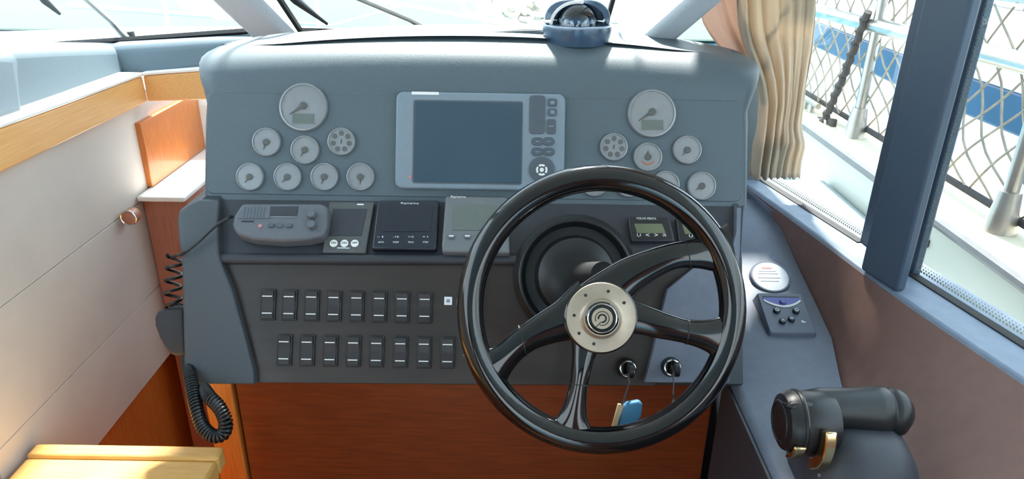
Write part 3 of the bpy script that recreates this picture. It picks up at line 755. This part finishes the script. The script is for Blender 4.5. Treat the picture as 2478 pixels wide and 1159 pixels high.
for path in (((1657, 583), (1668, 652)), ((1665, 772), (1658, 832)), ((1378, 925), (1424, 930)), ((1255, 787), (1275, 860))):
    (x0, y0), (x1, y1) = path; p, q = V((*wl_(x0, y0), .0035)), V((*wl_(x1, y1), .0035)); c = (p + q) / 2; d = (q - p)
    hw = d.length / 2; sd_ = d.normalized()
    lo = [[c + sd_ * (hw + .0006) * math.cos(2 * PI * k / 20) + V((0, 0, .0107 * math.sin(2 * PI * k / 20))) + V((-sd_.y, sd_.x, 0)) * e for k in range(20)] for e in (-.0007, .0007)]
    MB().loft(lo).build('seam_ring', 'black', wh)
hx, hy = wl_(1451, 765)
hm = T((hx, hy, 0))
MB().lathe([(.003, -.045), (.030, -.045), (.046, -.012), (.050, .006), (.050, .014), (.044, .017), (.003, .017)], 48, hm).build('hub', 'gloss', wh)
MB().lathe([(.003, .014), (.0465, .014), (.0478, .0165), (.0470, .0185), (.030, .0190), (.027, .0205), (.0245, .0245), (.003, .0245)], 56, hm).build('hub_plate', 'steel', wh, label='brushed steel hub plate'); hpl = H(bpy.data.objects['hub_plate'])
for an in (76, 34, 126, 176, 216, 255, 300, 350):
    if an in (350, 300): continue
    MB().lathe([(.0003, .0185), (.0022, .0185), (.0022, .0196), (.0003, .0196)], 12, hm @ T((.037 * math.cos(math.radians(an)), .037 * math.sin(math.radians(an)), 0))).build('screw_hole', 'black', hpl)
MB().lathe([(.0003, .0245), (.0225, .0245), (.0225, .0268), (.0205, .0285), (.0003, .0285)], 40, hm).build('centre_cap', 'gloss', wh); ccp = H(bpy.data.objects['centre_cap'])
MB().torus(.0193, .0009, 48, 8, hm @ T((0, 0, .0288))).build('cap_ring', 'chrome', ccp)
def arc3(mb, r0, r1, a0, a1, z0, z1, n=28):
    lo = []
    for i in range(n + 1):
        an = math.radians(a0 + (a1 - a0) * i / n); lo.append([V((r_ * math.cos(an), r_ * math.sin(an), z_)) for r_, z_ in ((r0, z0), (r1, z0), (r1, z1), (r0, z1))])
    mb.loft(lo, m=hm)
MB().lathe([(.0003, .028), (.0142, .028), (.0142, .0292), (.0003, .0292)], 40, hm).build('emblem_disc', 'steel', ccp, label='steel emblem disc')
ee = MB()
arc3(ee, .0088, .0098, -110, 205, .0288, .0296); arc3(ee, .0040, .0062, -100, 190, .0288, .0296)
ee.box((-.0095, -.0022, .0292), (.009, .0010, .0008), hm @ Rz(math.radians(46)))
ee.build('emblem', 'gloss', ccp, label='black ring emblem with a slanted bar')

# ---- ignition keys and float
def ignition(px, py, label, mtl):
    a, b = COF.loc(px, py, .03)
    t = thing('ignition_switch', label, 'ignition', COF.M(a, b, .012), 'ignition key switches')
    MB().lathe([(.0005, 0), (.016, 0), (.016, .004), (.012, .010), (.012, .016), (.0005, .016)], 28).build('barrel', 'gloss', t)
    MB().torus(.0118, .0014, 28, 8, T((0, 0, .016))).build('ring', 'chrome', t)
    MB().box((0, 0, .028), (.0022, .008, .026)).build('key_blade', 'chrome', t)
    MB().lathe([(.0005, -.0035), (.011, -.0035), (.011, .0035), (.0005, .0035)], 20, T((0, 0, .045)) @ Matrix.Rotation(PI / 2, 4, 'Y')).build('key_head', 'black', t, bevel=.001)
    return t
ignition(1520, 893, 'left ignition switch with black headed key seen through the lower wheel', 'black')
ignition(1628, 890, 'right ignition switch with black headed key seen through the lower wheel', 'black')
kp = dep(1500, 1000, 1.05)
t = thing('key_float', 'blue key float with cream strap hanging from the left ignition key', 'key fob', dep(1520, 1005, 1.05))
fk = Frame(dep(1520, 1005, 1.05), RT0, UP0, -FW)
pts = [on(x, y, fk.o, fk.z) for x, y in ((1506, 985), (1518, 975), (1548, 969), (1556, 978), (1552, 1010), (1540, 1024), (1512, 1036), (1494, 1040))]
MB().prism(pts, fk.z * -.014).build('float', 'blue', t, True, bevel=.004, seg=3)
pts = [on(x, y, fk.o, fk.z) for x, y in ((1496, 977), (1511, 980), (1489, 1042), (1479, 1040))]
MB().prism(pts, fk.z * -.006).build('strap', 'strap', t, True, bevel=.001)
MB().tube([dep(1520, 905, 1.085), dep(1522, 930, 1.06), dep(1512, 960, 1.052), dep(1505, 980, 1.05)], .0015, 6).build('cord', 'black', t, True)
t = thing('key_tag', 'small metal tag hanging below the right ignition key', 'key fob', dep(1629, 968, 1.06))
MB().tube([dep(1629, 900, 1.085), dep(1630, 930, 1.07), dep(1629, 955, 1.06)], .0012, 6).build('cord', 'black', t, True)
ft = Frame(dep(1629, 967, 1.06), RT0, UP0, -FW)
MB().box((0, 0, 0), (.004, .013, .0015), ft.M()).build('plate', 'chrome', t, True)

# ---- handset and coiled cord
hsx = dep(410, 800, 1.20)
hs = thing('radio_handset', 'black radio handset hanging on the left flank of the helm console', 'handset', hsx)
fh = Frame(hsx, RT0, UP0, -FW)
def hp_(x, y, o=0): return on(x, y, fh.o + fh.z * o, fh.z)
outl = [(404, 744), (425, 738), (452, 742), (458, 860), (436, 864), (420, 860), (405, 842), (390, 815), (379, 785), (378, 764), (386, 750)]
c_ = hp_(415, 800)
lo = []
for k, (o_, s_) in enumerate(((-.034, .82), (-.026, .96), (-.008, 1.0), (.004, .97), (.010, .86))):
    lo.append([c_ + (hp_(*p) - c_) * s_ + fh.z * o_ for p in outl])
MB().loft(lo).build('body', 'tray', hs, True, bevel=.003, angle=60)
MB().tube([hp_(444, 742, -.01), hp_(430, 735, -.012), hp_(412, 738, -.01)], .004, 8).build('strain_relief', 'black', hs, True)
MB().prism([hp_(379, 785, -.012), hp_(392, 765, -.012), hp_(398, 800, -.012), hp_(394, 820, -.012)], fh.z * -.012).build('talk_button', 'black', hs, True, bevel=.002)
def helix(path, R, turns, r, n=14):
    pts = catmull([tuple(p) for p in path], 24); P = [V(p) for p in pts]
    L_ = [0]
    for a_, b_ in zip(P, P[1:]): L_.append(L_[-1] + (b_ - a_).length)
    tot = L_[-1]; N = int(turns * n); out = []; j = 0; prev = None
    for i in range(N + 1):
        s_ = tot * i / N
        while j < len(L_) - 2 and L_[j + 1] < s_: j += 1
        f_ = (s_ - L_[j]) / max(1e-9, L_[j + 1] - L_[j]); c = P[j].lerp(P[j + 1], f_)
        t_ = (P[min(j + 2, len(P) - 1)] - P[max(j - 1, 0)]).normalized()
        u = t_.orthogonal().normalized() if prev is None else (prev - t_ * prev.dot(t_)).normalized()
        prev = u; q = t_.cross(u); an = 2 * PI * i / n
        out.append(c + (u * math.cos(an) + q * math.sin(an)) * R)
    return out
cable = MB()
p_in = on(562, 524, TRF.o + TRF.z * .02, TRF.z)
cable.tube(catmull([tuple(p) for p in (p_in, on(548, 530, TRF.o + TRF.z * .03, TRF.z), on(520, 548, TRF.o + TRF.z * .03, TRF.z), on(480, 585, TRF.o + TRF.z * .026, TRF.z), on(445, 612, TRF.o + TRF.z * .026, TRF.z), dep(426, 618, 1.18), dep(415, 624, 1.19))], 8), .0026, 8)
cord = cable.build('lead', 'black'); tag(cord, 'black cable running from the radio over the left console cheek', 'cable')
hl = helix([dep(424, 618, 1.20), dep(421, 655, 1.20), dep(418, 700, 1.20), dep(420, 742, 1.20)], .0125, 4.2, .0028, 18)
MB().tube(hl, .0028, 7).build('stretched_coil', 'black', H(cord), True)
hl = helix([dep(452, 868, 1.17), dep(462, 920, 1.12), dep(474, 980, 1.09), dep(490, 1030, 1.08), dep(515, 1054, 1.075), dep(540, 1050, 1.075), dep(546, 1020, 1.075), dep(530, 985, 1.08), dep(508, 962, 1.09), dep(492, 940, 1.12)], .0085, 60, .002, 12)
o = MB().tube(hl, .0024, 6).build('coiled_cord', 'black'); tag(o, 'black coiled handset cord hanging in a loop below the console', 'cord')

# ---- ledge items
def ledge_pt(px, py):
    for i in range(400):
        t_ = .8 + i * .002; p = CAM + ray(px, py) * t_
        if p.z <= lerp_tab(LZ, p.y): return p
    return p
def ledge_frame(px, py, extra=0):
    p = ledge_pt(px, py); e = .01
    dz = (lerp_tab(LZ, p.y + e) - lerp_tab(LZ, p.y - e)) / (2 * e) + extra
    y = V((0, 1, dz)).normalized(); x = V((1, 0, .0)); return Frame(p, x, y, x.cross(y))
lf = ledge_frame(1861, 676, .25)
t = thing('round_tin', 'flat round tin with a white printed lid on the grey ledge right of the wheel', 'tin', lf.M())
MB().lathe([(.0005, -.014), (.037, -.014), (.039, -.004), (.039, .008), (.0375, .011), (.0345, .011), (.0345, .0095), (.0005, .0095)], 44).build('body', 'thr', t)
MB().lathe([(.0005, .0095), (.0345, .0095), (.0345, .0105), (.0005, .0105)], 44).build('lid', 'lid', t)
for i, (y, wd) in enumerate(((.020, .020), (.012, .034), (.006, .040), (-.004, .044), (-.012, .036))):
    MB().box((-.004, y, .0107), (wd, .004 if i == 0 else .0012, .0004)).build('printed_line', 'pink' if i == 0 else 'bezel', t)
lf = ledge_frame(1896, 772, .12)
t = thing('thruster_control', 'grey bow thruster control panel with a blue strip and small buttons on the side ledge', 'control', lf.M(0, 0, .007, 0))
lo = [[V((v.x * s_, v.y * s_, z_)) for v in rrect(.082, .096, .005, 4)] for z_, s_ in ((-.012, 1.10), (.009, 1.02), (.011, .98))]
MB().loft(lo).build('case', 'thr', t)
lo = []
for i in range(17):
    x = -.033 + .066 * i / 16; yb__ = .014 + .014 * (x / .033) ** 2
    lo.append([V((x, yb__, .011)), V((x, .036, .011)), V((x, .036, .012)), V((x, yb__, .012))])
MB().loft(lo).build('blue_strip', 'purple', t, label='blue strip')
MB().loft([[V((x, .012 + .014 * (x / .033) ** 2, .011)), V((x, .0165 + .014 * (x / .033) ** 2, .011)), V((x, .0165 + .014 * (x / .033) ** 2, .0125)), V((x, .012 + .014 * (x / .033) ** 2, .0125))] for x in [-.034 + .068 * i / 16 for i in range(17)]]).build('white_arc', 'white', t, label='white curved line')
MB().box((0, .039, .0114), (.066, .0018, .0008)).build('line', 'auto', t)
for x, y, m_ in ((0, .024, 'purple'), (-.017, .002, 'auto'), (.018, .002, 'auto'), (.004, -.018, 'auto'), (-.013, -.023, 'auto')):
    MB().lathe([(.0004, .010), (.0062, .010), (.0062, .015), (.005, .0165), (.0004, .0165)], 20, T((x, y, 0))).build('button', m_, t)
for x in (-.017, .018): MB().torus(.003, .0008, 16, 6, T((x, .002, .0166))).build('button_mark', 'lid', t)
MB().box((.004, -.018, .0167), (.005, .002, .0005)).build('button_mark', 'lid', t)
text('A', .005, T((-.013, -.023, .0167)), 'white', t)
MB().prism([V((.022, -.024, .011)), V((.030, -.024, .011)), V((.022, -.018, .011))], (0, 0, .0006)).build('printed_mark', 'lid', t)

# ---- throttle
tp = V((.452, .775, .93))
th = thing('throttle_control', 'black twin engine throttle with chrome side on the ledge at bottom right', 'throttle', tp)
def dp(px, py, d): return dep(px, py, d)
# base housing: rounded hump rising from ledge
lo = []
for z_, sx_, sy_ in ((0, .075, .085), (.02, .073, .083), (.05, .066, .074), (.075, .052, .058), (.088, .034, .038)):
    lo.append([V((tp.x + .012 + sx_ * math.copysign(abs(math.cos(a_)) ** .7, math.cos(a_)), tp.y - .005 + sy_ * math.copysign(abs(math.sin(a_)) ** .7, math.sin(a_)), tp.z + z_)) for a_ in [2 * PI * k / 32 for k in range(32)]])
MB().loft(lo).build('housing', 'tray', th, True, angle=60)
pc = dp(1918, 1020, .945)
RX = Matrix.Rotation(PI / 2, 4, 'Y')
ax = Frame(pc, (0, 0, 1), (0, 1, 0), (-1, 0, 0))
MB().lathe([(.004, -.05), (.036, -.05), (.040, -.035), (.041, .004), (.036, .014), (.024, .018), (.004, .018)], 40, ax.M()).build('pivot_drum', 'black', th, True)
MB().torus(.0395, .0035, 40, 8, ax.M(0, 0, -.004)).build('drum_ring', 'black', th, True)
MB().torus(.026, .0022, 32, 8, ax.M(0, 0, .017)).build('drum_ring', 'black', th, True)
# chrome lever plates
def lever(off, m_, nm):
    lo = []
    for i in range(15):
        an = math.radians(215 - 130 * i / 14 + 0)
        lo.append([ax.w(r_ * math.cos(an), -r_ * math.sin(an) * -1, z_) for r_, z_ in ((.036, off), (.050, off), (.050, off - .008), (.036, off - .008))])
    MB().loft(lo).build(nm, m_, th, True, bevel=.002)
for a0_, a1_, r0_, r1_, z0_, z1_ in ((212, 296, .044, .060, -.018, -.032), (214, 262, .0405, .046, .012, -.004)):
    lo = []
    for i in range(17):
        an = math.radians(a0_ + (a1_ - a0_) * i / 16)
        lo.append([ax.w(r_ * math.cos(an), r_ * math.sin(an), z_) for r_, z_ in ((r0_, z0_), (r1_, z0_), (r1_, z1_), (r0_, z1_))])
    MB().loft(lo).build('lever_arm', 'gold_sheen', th, True, bevel=.002, label='shiny chrome lever arm')
# black grip lying to the right
g0, g1 = dp(1930, 985, .955), dp(2205, 1000, .965)
gd = (g1 - g0); loops = []
gx = gd.normalized(); gy = (-FW - gx * (-FW).dot(gx)).normalized(); gz = gx.cross(gy)
for s_, ra, rb_ in ((0, .010, .010), (.03, .022, .022), (.18, .025, .027), (.45, .026, .029), (.66, .029, .033), (.74, .030, .034), (.765, .026, .030), (.79, .026, .030), (.815, .029, .033), (.90, .026, .030), (.97, .016, .018), (1, .004, .004)):
    c = g0 + gd * s_
    loops.append([c + gy * ra * math.cos(2 * PI * k / 28) + gz * rb_ * math.sin(2 * PI * k / 28) for k in range(28)])
MB().loft(loops).build('grip', 'black', th, True, angle=60)
for i, (x, y) in enumerate(((2052, 1129), (2096, 1123), (1990, 1150), (2036, 1150), (2078, 1146))):
    p = dp(x, y, .93); MB().box((0, 0, 0), (.012, .005, .003), Frame(p, RT0, UP0, -FW).M()).build('button', 'radio', th, True, bevel=.001)
# hook on top of the drum
pts = [dp(x, y, .915) for x, y in ((1902, 985), (1920, 975), (1968, 975), (1985, 1005), (1962, 1012), (1945, 1022), (1935, 1002))]
MB().prism(pts, FW * .03).build('lever_boss', 'black', th, True, bevel=.004)

# ---- compass on the pod
cpz = 1.425
c0 = onZ(1395, 97, 1.4235)
cpn = thing('steering_compass', 'dark blue domed compass on top of the instrument pod', 'compass', c0)
s_ = (c0 - CAM).dot(FW) / FPX
HB = 38 * s_
MB().lathe([(.003, -.004), (76 * s_, -.004), (80 * s_, .008), (83 * s_, .020), (82 * s_, .026), (79 * s_, HB), (.003, HB)], 48, T(c0)).build('base', 'compass', cpn, True)
DR = 50 * s_
MB().lathe([(DR * math.cos(a_), HB + DR * math.sin(a_)) for a_ in [PI / 2 * k / 11 for k in range(12)]][:-1] + [(.0005, HB + DR)], 40, T(c0), cap=False).build('dome', 'dome', cpn, True)
MB().lathe([(.0005, HB), (44 * s_, HB), (38 * s_, HB + .012), (.0005, HB + .015)], 40, T(c0)).build('card', 'compass', cpn, True)
for k in range(16):
    an = 2 * PI * k / 16; MB().box((43 * s_, 0, HB + .006), (.002, .005, .006), T(c0) @ Rz(an)).build('card_mark', 'white', cpn, True)
# hood: thick half shell behind/over dome with faceted outline
lo = []
for k in range(19):
    an = PI * k / 18; ca, sa = math.cos(an), math.sin(an)
    ro = 58 * s_ * (1 + .13 * abs(math.sin(2 * an)) ** 1.2); ri = 51 * s_
    lo.append([c0 + V((r_ * ca * 1.32, y_, HB + r_ * sa * .96)) for r_, y_ in ((ri, -.010), (ro, -.002), (ro, .056), (ri, .056))])
MB().loft(lo).build('hood', 'compass', cpn, True, bevel=.002)
MB().prism([c0 + V((53 * s_ * math.cos(PI * k / 18) * 1.32, .050, HB + 52 * s_ * math.sin(PI * k / 18))) for k in range(19)], (0, .006, 0)).build('hood_back', 'compass', cpn, True)
lo = []
for k in range(11):
    an = math.radians(80 + 100 * k / 10); lo.append([c0 + V((r_ * math.cos(an) * 1.25, y_, HB + r_ * math.sin(an))) for r_, y_ in ((48 * s_, -.012), (54 * s_, -.0125), (54 * s_, -.008), (48 * s_, -.008))])
MB().loft(lo).build('hood_highlight', 'white', cpn, True, label='white curved highlight painted on the hood edge')  # white arc paints a glint along the hood edge
for sx_ in (-1, 1): MB().box((sx_ * 76 * s_, -.004, .047), (.012, .02, .0025), T(c0 + V((0, -.06, -.008)))).build('hinge', 'white', cpn, True)

# ---- curtain
YC = 1.49
cur = thing('curtain', 'beige pleated curtain gathered beside the starboard window', 'curtain', onY(1875, 430, YC))
Lx = [(-620, 1700), (-300, 1745), (0, 1780), (60, 1786), (110, 1800), (150, 1818), (200, 1836), (250, 1842), (300, 1836), (350, 1824), (400, 1815), (432, 1812)]
Rx = [(-620, 2120), (-300, 2020), (0, 1977), (60, 1975), (120, 1970), (200, 1955), (250, 1948), (300, 1941), (340, 1944), (370, 1943), (400, 1938), (432, 1934)]  # unseen top widened to shade the brown wall from sun
rows = []; NR, NC = 70, 96
for i in range(NR + 1):
    y = -600 + 1030 * (i / NR)
    xl_, xr_ = lerp_tab(Lx, y), lerp_tab(Rx, y); row = []
    for j in range(NC + 1):
        s_ = j / NC
        ph = 2 * PI * (6.2 * s_ + .25 * math.sin(2.2 * s_ * PI + y / 160) ) + .35 * math.sin(y / 90)
        amp = .012 * (1.0 if y < 200 else .8 if y < 330 else 1.0) * (.7 + .5 * math.sin(5 * s_ + 1))
        sag = .012 * math.exp(-((y - 335 - 30 * (s_ - .5)) / 22) ** 2) * (1 if s_ > .55 else .2)
        sw_ = s_ + .018 * math.sin(ph + 1.0)
        p = onY(xl_ + (xr_ - xl_) * min(max(sw_, 0), 1), y + (3 * math.sin(ph * 2) if i == NR else 0), YC)
        q_ = on(xl_ + (xr_ - xl_) * min(max(sw_, 0), 1), y, (0, YC, 1.41), (0, 1, 1))
        if q_.z > 1.41: p = q_
        p.y += amp * math.sin(ph) + .002 * math.sin(2.3 * ph + y / 70) - sag
        row.append(p)
    rows.append(row)
mb = MB().loft(rows, closed=False, caps=False)
o = mb.build('cloth', 'curtain', cur, True, angle=180)
sm = o.modifiers.new('solid', 'SOLIDIFY'); sm.thickness = .0016
rows = []
for i in range(31):
    y = -600 + 790 * (i / 30); row = []
    xl_ = lerp_tab([(-620, 1500), (-300, 1600), (0, 1690), (50, 1699), (90, 1722), (130, 1752), (190, 1800)], y); xr_ = lerp_tab([(-620, 1650), (0, 1790), (190, 1850)], y)
    for j in range(25):
        s_ = j / 24; p = onY(xl_ + (xr_ - xl_) * s_, y, YC + .03); q_ = on(xl_ + (xr_ - xl_) * s_, y, (0, YC + .03, 1.41), (0, 1, 1)); p = q_ if q_.z > 1.41 else p; p.y += .012 * math.sin(2 * PI * 1.6 * s_ + .6); row.append(p)
    rows.append(row)
o = MB().loft(rows, closed=False, caps=False).build('lining', 'lining', cur, True, angle=180, label='lining tinted peach as backlit cloth')  # peach tint puts backlight into this second curtain sheet
sm = o.modifiers.new('solid', 'SOLIDIFY'); sm.thickness = .0016

# =================================================================== OUTSIDE
def wsp(px, py, off): return on(px, py, WSF.o - WSF.z * off, WSF.z)
def wiper(name, label, armpts, bladepts):
    t = thing(name, label, 'wiper', wsp(*armpts[0], .03))
    if len(armpts) > 1:
        MB().tube([wsp(*p, .03) for p in armpts], [.009] + [.006] * (len(armpts) - 1), 8).build('arm', 'stain', t, True)
        MB().lathe([(.0005, 0), (.016, 0), (.014, .02), (.0005, .02)], 16, T(wsp(*armpts[0], .035))).build('pivot', 'rubber', t, True)
    if bladepts:
        MB().tube([wsp(*p, .022) for p in bladepts], [.0075] * (len(bladepts) - 1) + [.003], 8).build('blade', 'rubber', t, True)
        MB().tube([wsp(bladepts[0][0] + 10, bladepts[0][1], .035), wsp(bladepts[-1][0] - 14, bladepts[-1][1] - 10, .03)], .004, 8).build('blade_holder', 'compass', t, True)
    return t
wiper('windscreen_wiper', 'wiper arm lying across the left windscreen pane with pivot at its lower corner', [(312, 98), (268, 50), (200, -10), (60, -130)], None)
wiper('windscreen_wiper', 'black wiper blade reaching down at the far left windscreen pane', [(60, -60)], [(60, -60), (108, 2), (145, 34)])
wiper('windscreen_wiper', 'black wiper blade reaching down just right of the left windscreen pillar', [(660, -60)], [(660, -50), (715, 2), (792, 58)])
wiper('windscreen_wiper', 'long wiper arm lying across the middle windscreen with its pivot behind the pod', [(1064, 88), (990, 48), (860, -6), (640, -100)], None)

# pulpit rails and ropes on the fore deck
def pol(pts, r, m, name, label, cat, group=None):
    o = MB().tube(pts, r, 8).build(name, m); tag(o, label, cat, group); return o
dk_e = [V((-2.85, 2.5, 1.5)), V((-2.35, 3.2, 1.45)), V((-1.7, 3.65, 1.42)), V((-1.0, 3.8, 1.42)), V((-.57, 3.5, 1.42)), V((-.12, 2.97, 1.42)), V((.32, 2.5, 1.42))]
pp = thing('bow_rail', 'stainless bow rail around the white foredeck', 'railing', (-1, 4, 1.1))
MB().tube(catmull([tuple(p) for p in dk_e], 8), .013, 10).build('top_rail', 'gel', pp, True)
MB().tube(catmull([(p.x, p.y, p.z - .17) for p in dk_e], 8), .008, 8).build('lower_rail', 'gel', pp, True)
for p in dk_e: MB().tube([p, p - V((0, 0, .36))], .010, 8).build('stanchion', 'gel', pp, True)
def rope_coil(px, py, Y, R, label, seed):
    rnd = random.Random(seed); c = onY(px, py, Y); pts = []
    for i in range(130):
        a_ = 2 * PI * i / 22; r_ = R * (.75 + .35 * math.sin(i * .37 + seed)); pts.append(c + V((r_ * math.cos(a_) * 1.5 + .015 * i / 22 * (1 if i % 44 < 22 else -1), .04 * math.sin(i * .5), r_ * math.sin(a_) * .9 )))
    o = MB().tube(pts, .011, 7).build('rope_coil', 'rope'); tag(o, label, 'rope', 'mooring ropes'); return o
rope_coil(1245, 8, 3.2, .085, 'tangled white mooring rope hung on the bow rail beyond the middle windscreen', 1)
rope_coil(520, -4, 4.0, .10, 'tangled white mooring rope on the bow rail left of the windscreen pillar', 4)
rope_coil(1290, 30, 3.1, .05, 'loose white rope end hanging from the bow rail beside the compass', 6)

# starboard rail
sr = thing('guard_rail', 'stainless guard rail outside the starboard windows', 'railing', (XB + .05, 1.6, .955))
RXX = XB + .06
MB().tube([(RXX, -.6, 1.335), (RXX, 1.6, 1.335), (RXX, 2.9, 1.31), (RXX - .15, 3.6, 1.31)], .024, 12).build('hand_rail', 'stain', sr, True)
MB().tube([(RXX, -.6, 1.47), (RXX, 1.6, 1.47), (RXX - .02, 2.9, 1.45), (RXX - .15, 3.6, 1.45)], .012, 10).build('top_rail', 'stain', sr, True)
for (px, py) in ((2050, 330), (2430, 558), (2990, 900)):
    p = onZ(px, py, .955); p.x = RXX
    MB().tube([p, p + V((0, .0, .52))], .017, 12).build('stanchion', 'stain', sr, True)
    MB().lathe([(.002, 0), (.038, 0), (.034, .02), (.024, .10), (.002, .10)], 20, T(p)).build('stanchion_foot', 'stain', sr, True)
# toe rail
MB().tube([(RXX + .03, -.6, .985), (RXX + .03, 3.4, .985)], .010, 8).build('toe_rail', 'ropeb', sr, True)
# net
net = MB(); pit = .10
ny, nz = int(4.0 / pit), 5
def npnt(u_, v_):                               # u along the rail, v up, both in cells
    y = -.6 + u_ * pit; k = v_ / 7.0
    return V((RXX + .028 - .02 * k + .012 * math.sin(u_ * .9 + v_), y + .012 * math.sin(v_ * 1.3 + u_ * .5), .985 + .46 * k - .014 * math.sin(PI * k) * (1 + math.sin(u_ * .4))))
for d_ in (1, -1):
    for s_ in range(-8, ny + 8):
        seg = [npnt(s_ + d_ * v_ * .62, v_) for v_ in [q * .5 for q in range(15)]]
        seg = [p for p in seg if -.6 <= p.y <= 3.4]
        if len(seg) > 2: net.tube(seg, .0032, 5)
for i in range(0, ny, 1):
    for v_ in range(1, 7):
        pass
o = net.build('safety_net', 'net'); tag(o, 'diamond mesh safety net laced along the starboard guard rail', 'net')
# black strap with plate (fender lashing) near the forward stanchion
p0 = onX(1990, 300, RXX - .03); p1 = onX(2042, 180, RXX - .03); p2 = onX(2098, 30, RXX - .03)
t = thing('fender_lashing', 'black twisted rope with a dark plate leaning on the forward guard rail', 'rope', p0)
pts = [p0.lerp(p1, i / 20) for i in range(21)] + [p1.lerp(p2, i / 20) for i in range(1, 21)]
MB().tube([p + V((0, .01 * math.sin(i * 1.7), .006 * math.cos(i * 1.7))) for i, p in enumerate(pts)], .013, 8).build('rope', 'ropeb', t, True)
q = [onX(x, y, RXX - .03) for x, y in ((1973, 282), (2015, 288), (2010, 316), (1972, 305))]
MB().prism(q, (.02, 0, 0)).build('plate', 'ropeb', t, True, bevel=.006)
q = onX(1992, 299, RXX - .035)
MB().torus(.018, .004, 20, 6, T(q) @ Matrix.Rotation(PI / 2, 4, 'Y')).build('eye', 'white', t, True)
# cleat, deck ring, latch
p = onZ(1955, 266, .955)
t = thing('mooring_cleat', 'grey mooring cleat on the bulwark beside the curtain', 'cleat', p)
MB().tube([p + V((0, -.09, .035)), p + V((0, .09, .035))], .011, 10).build('horns', 'stain', t, True)
for d_ in (-.03, .03): MB().lathe([(.002, 0), (.016, 0), (.011, .035), (.002, .035)], 14, T(p + V((0, d_, 0)))).build('foot', 'stain', t, True)
p = onX(2228, 578, XB - .005)
t = thing('hatch_latch', 'small black latch on the white bulwark seen through the right window', 'latch', p)
MB().box((0, 0, 0), (.012, .07, .022), T(p)).build('plate', 'rubber', t, True, bevel=.003)
MB().box((-.008, 0, 0), (.010, .03, .012), T(p)).build('catch', 'stain', t, True, bevel=.002)
p = onZ(2130, 372, .956)
o = MB().torus(.022, .005, 24, 8, T(p + V((.05, 0, .004)))).build('deck_ring', 'stain'); tag(o, 'small flat steel ring on the bulwark cap beside the window post', 'ring')
# neighbouring boat
nb = thing('moored_boat', 'white motor boat with a navy hull band moored alongside to starboard', 'boat', (2.4, 4, -.8))
def hull(z0, z1, x0, x1, name, m_):
    st = [(-1.5, 0), (1, .0), (4, -.10), (6.5, -.02), (8.5, .35), (10, 1.0)]
    lo = [[V((2.25 + b_ + x0, y, z0)), V((2.25 + b_ + x1, y, z1)), V((5.6 - b_, y, z1)), V((5.6 - b_, y, z0))] for y, b_ in st]
    MB().loft(lo).build(name, m_, nb, True, bevel=.01)
hull(-.9, .775, .16, .03, 'lower_hull', 'gel'); hull(.775, .955, .03, 0, 'navy_band', 'navy'); hull(.955, 1.15, 0, .05, 'gunwale', 'gel')
MB().prism([V((3.0, 1, 1.15)), V((5, 1, 1.15)), V((4.7, 1.6, 1.9)), V((3.3, 1.6, 1.9))], (0, 5, 0)).build('cabin', 'gel', nb, True, bevel=.05)
# pontoon ahead
o = MB().box((-5, 17, -.35), (26, 2.2, .8)).build('pontoon', 'teak', bevel=.05); tag(o, 'pale floating pontoon across the water ahead of the bow', 'pontoon')
o = MB().tube([(-3.2, 5.4, 1.0), (-2.2, 9, .4), (-1.6, 15.8, .1)], .02, 8).build('mooring_line', 'rope'); tag(o, 'white mooring line running from the bow to the pontoon', 'rope')

for o in list(bpy.data.objects):
    if o.get('_m'): del o['_m']
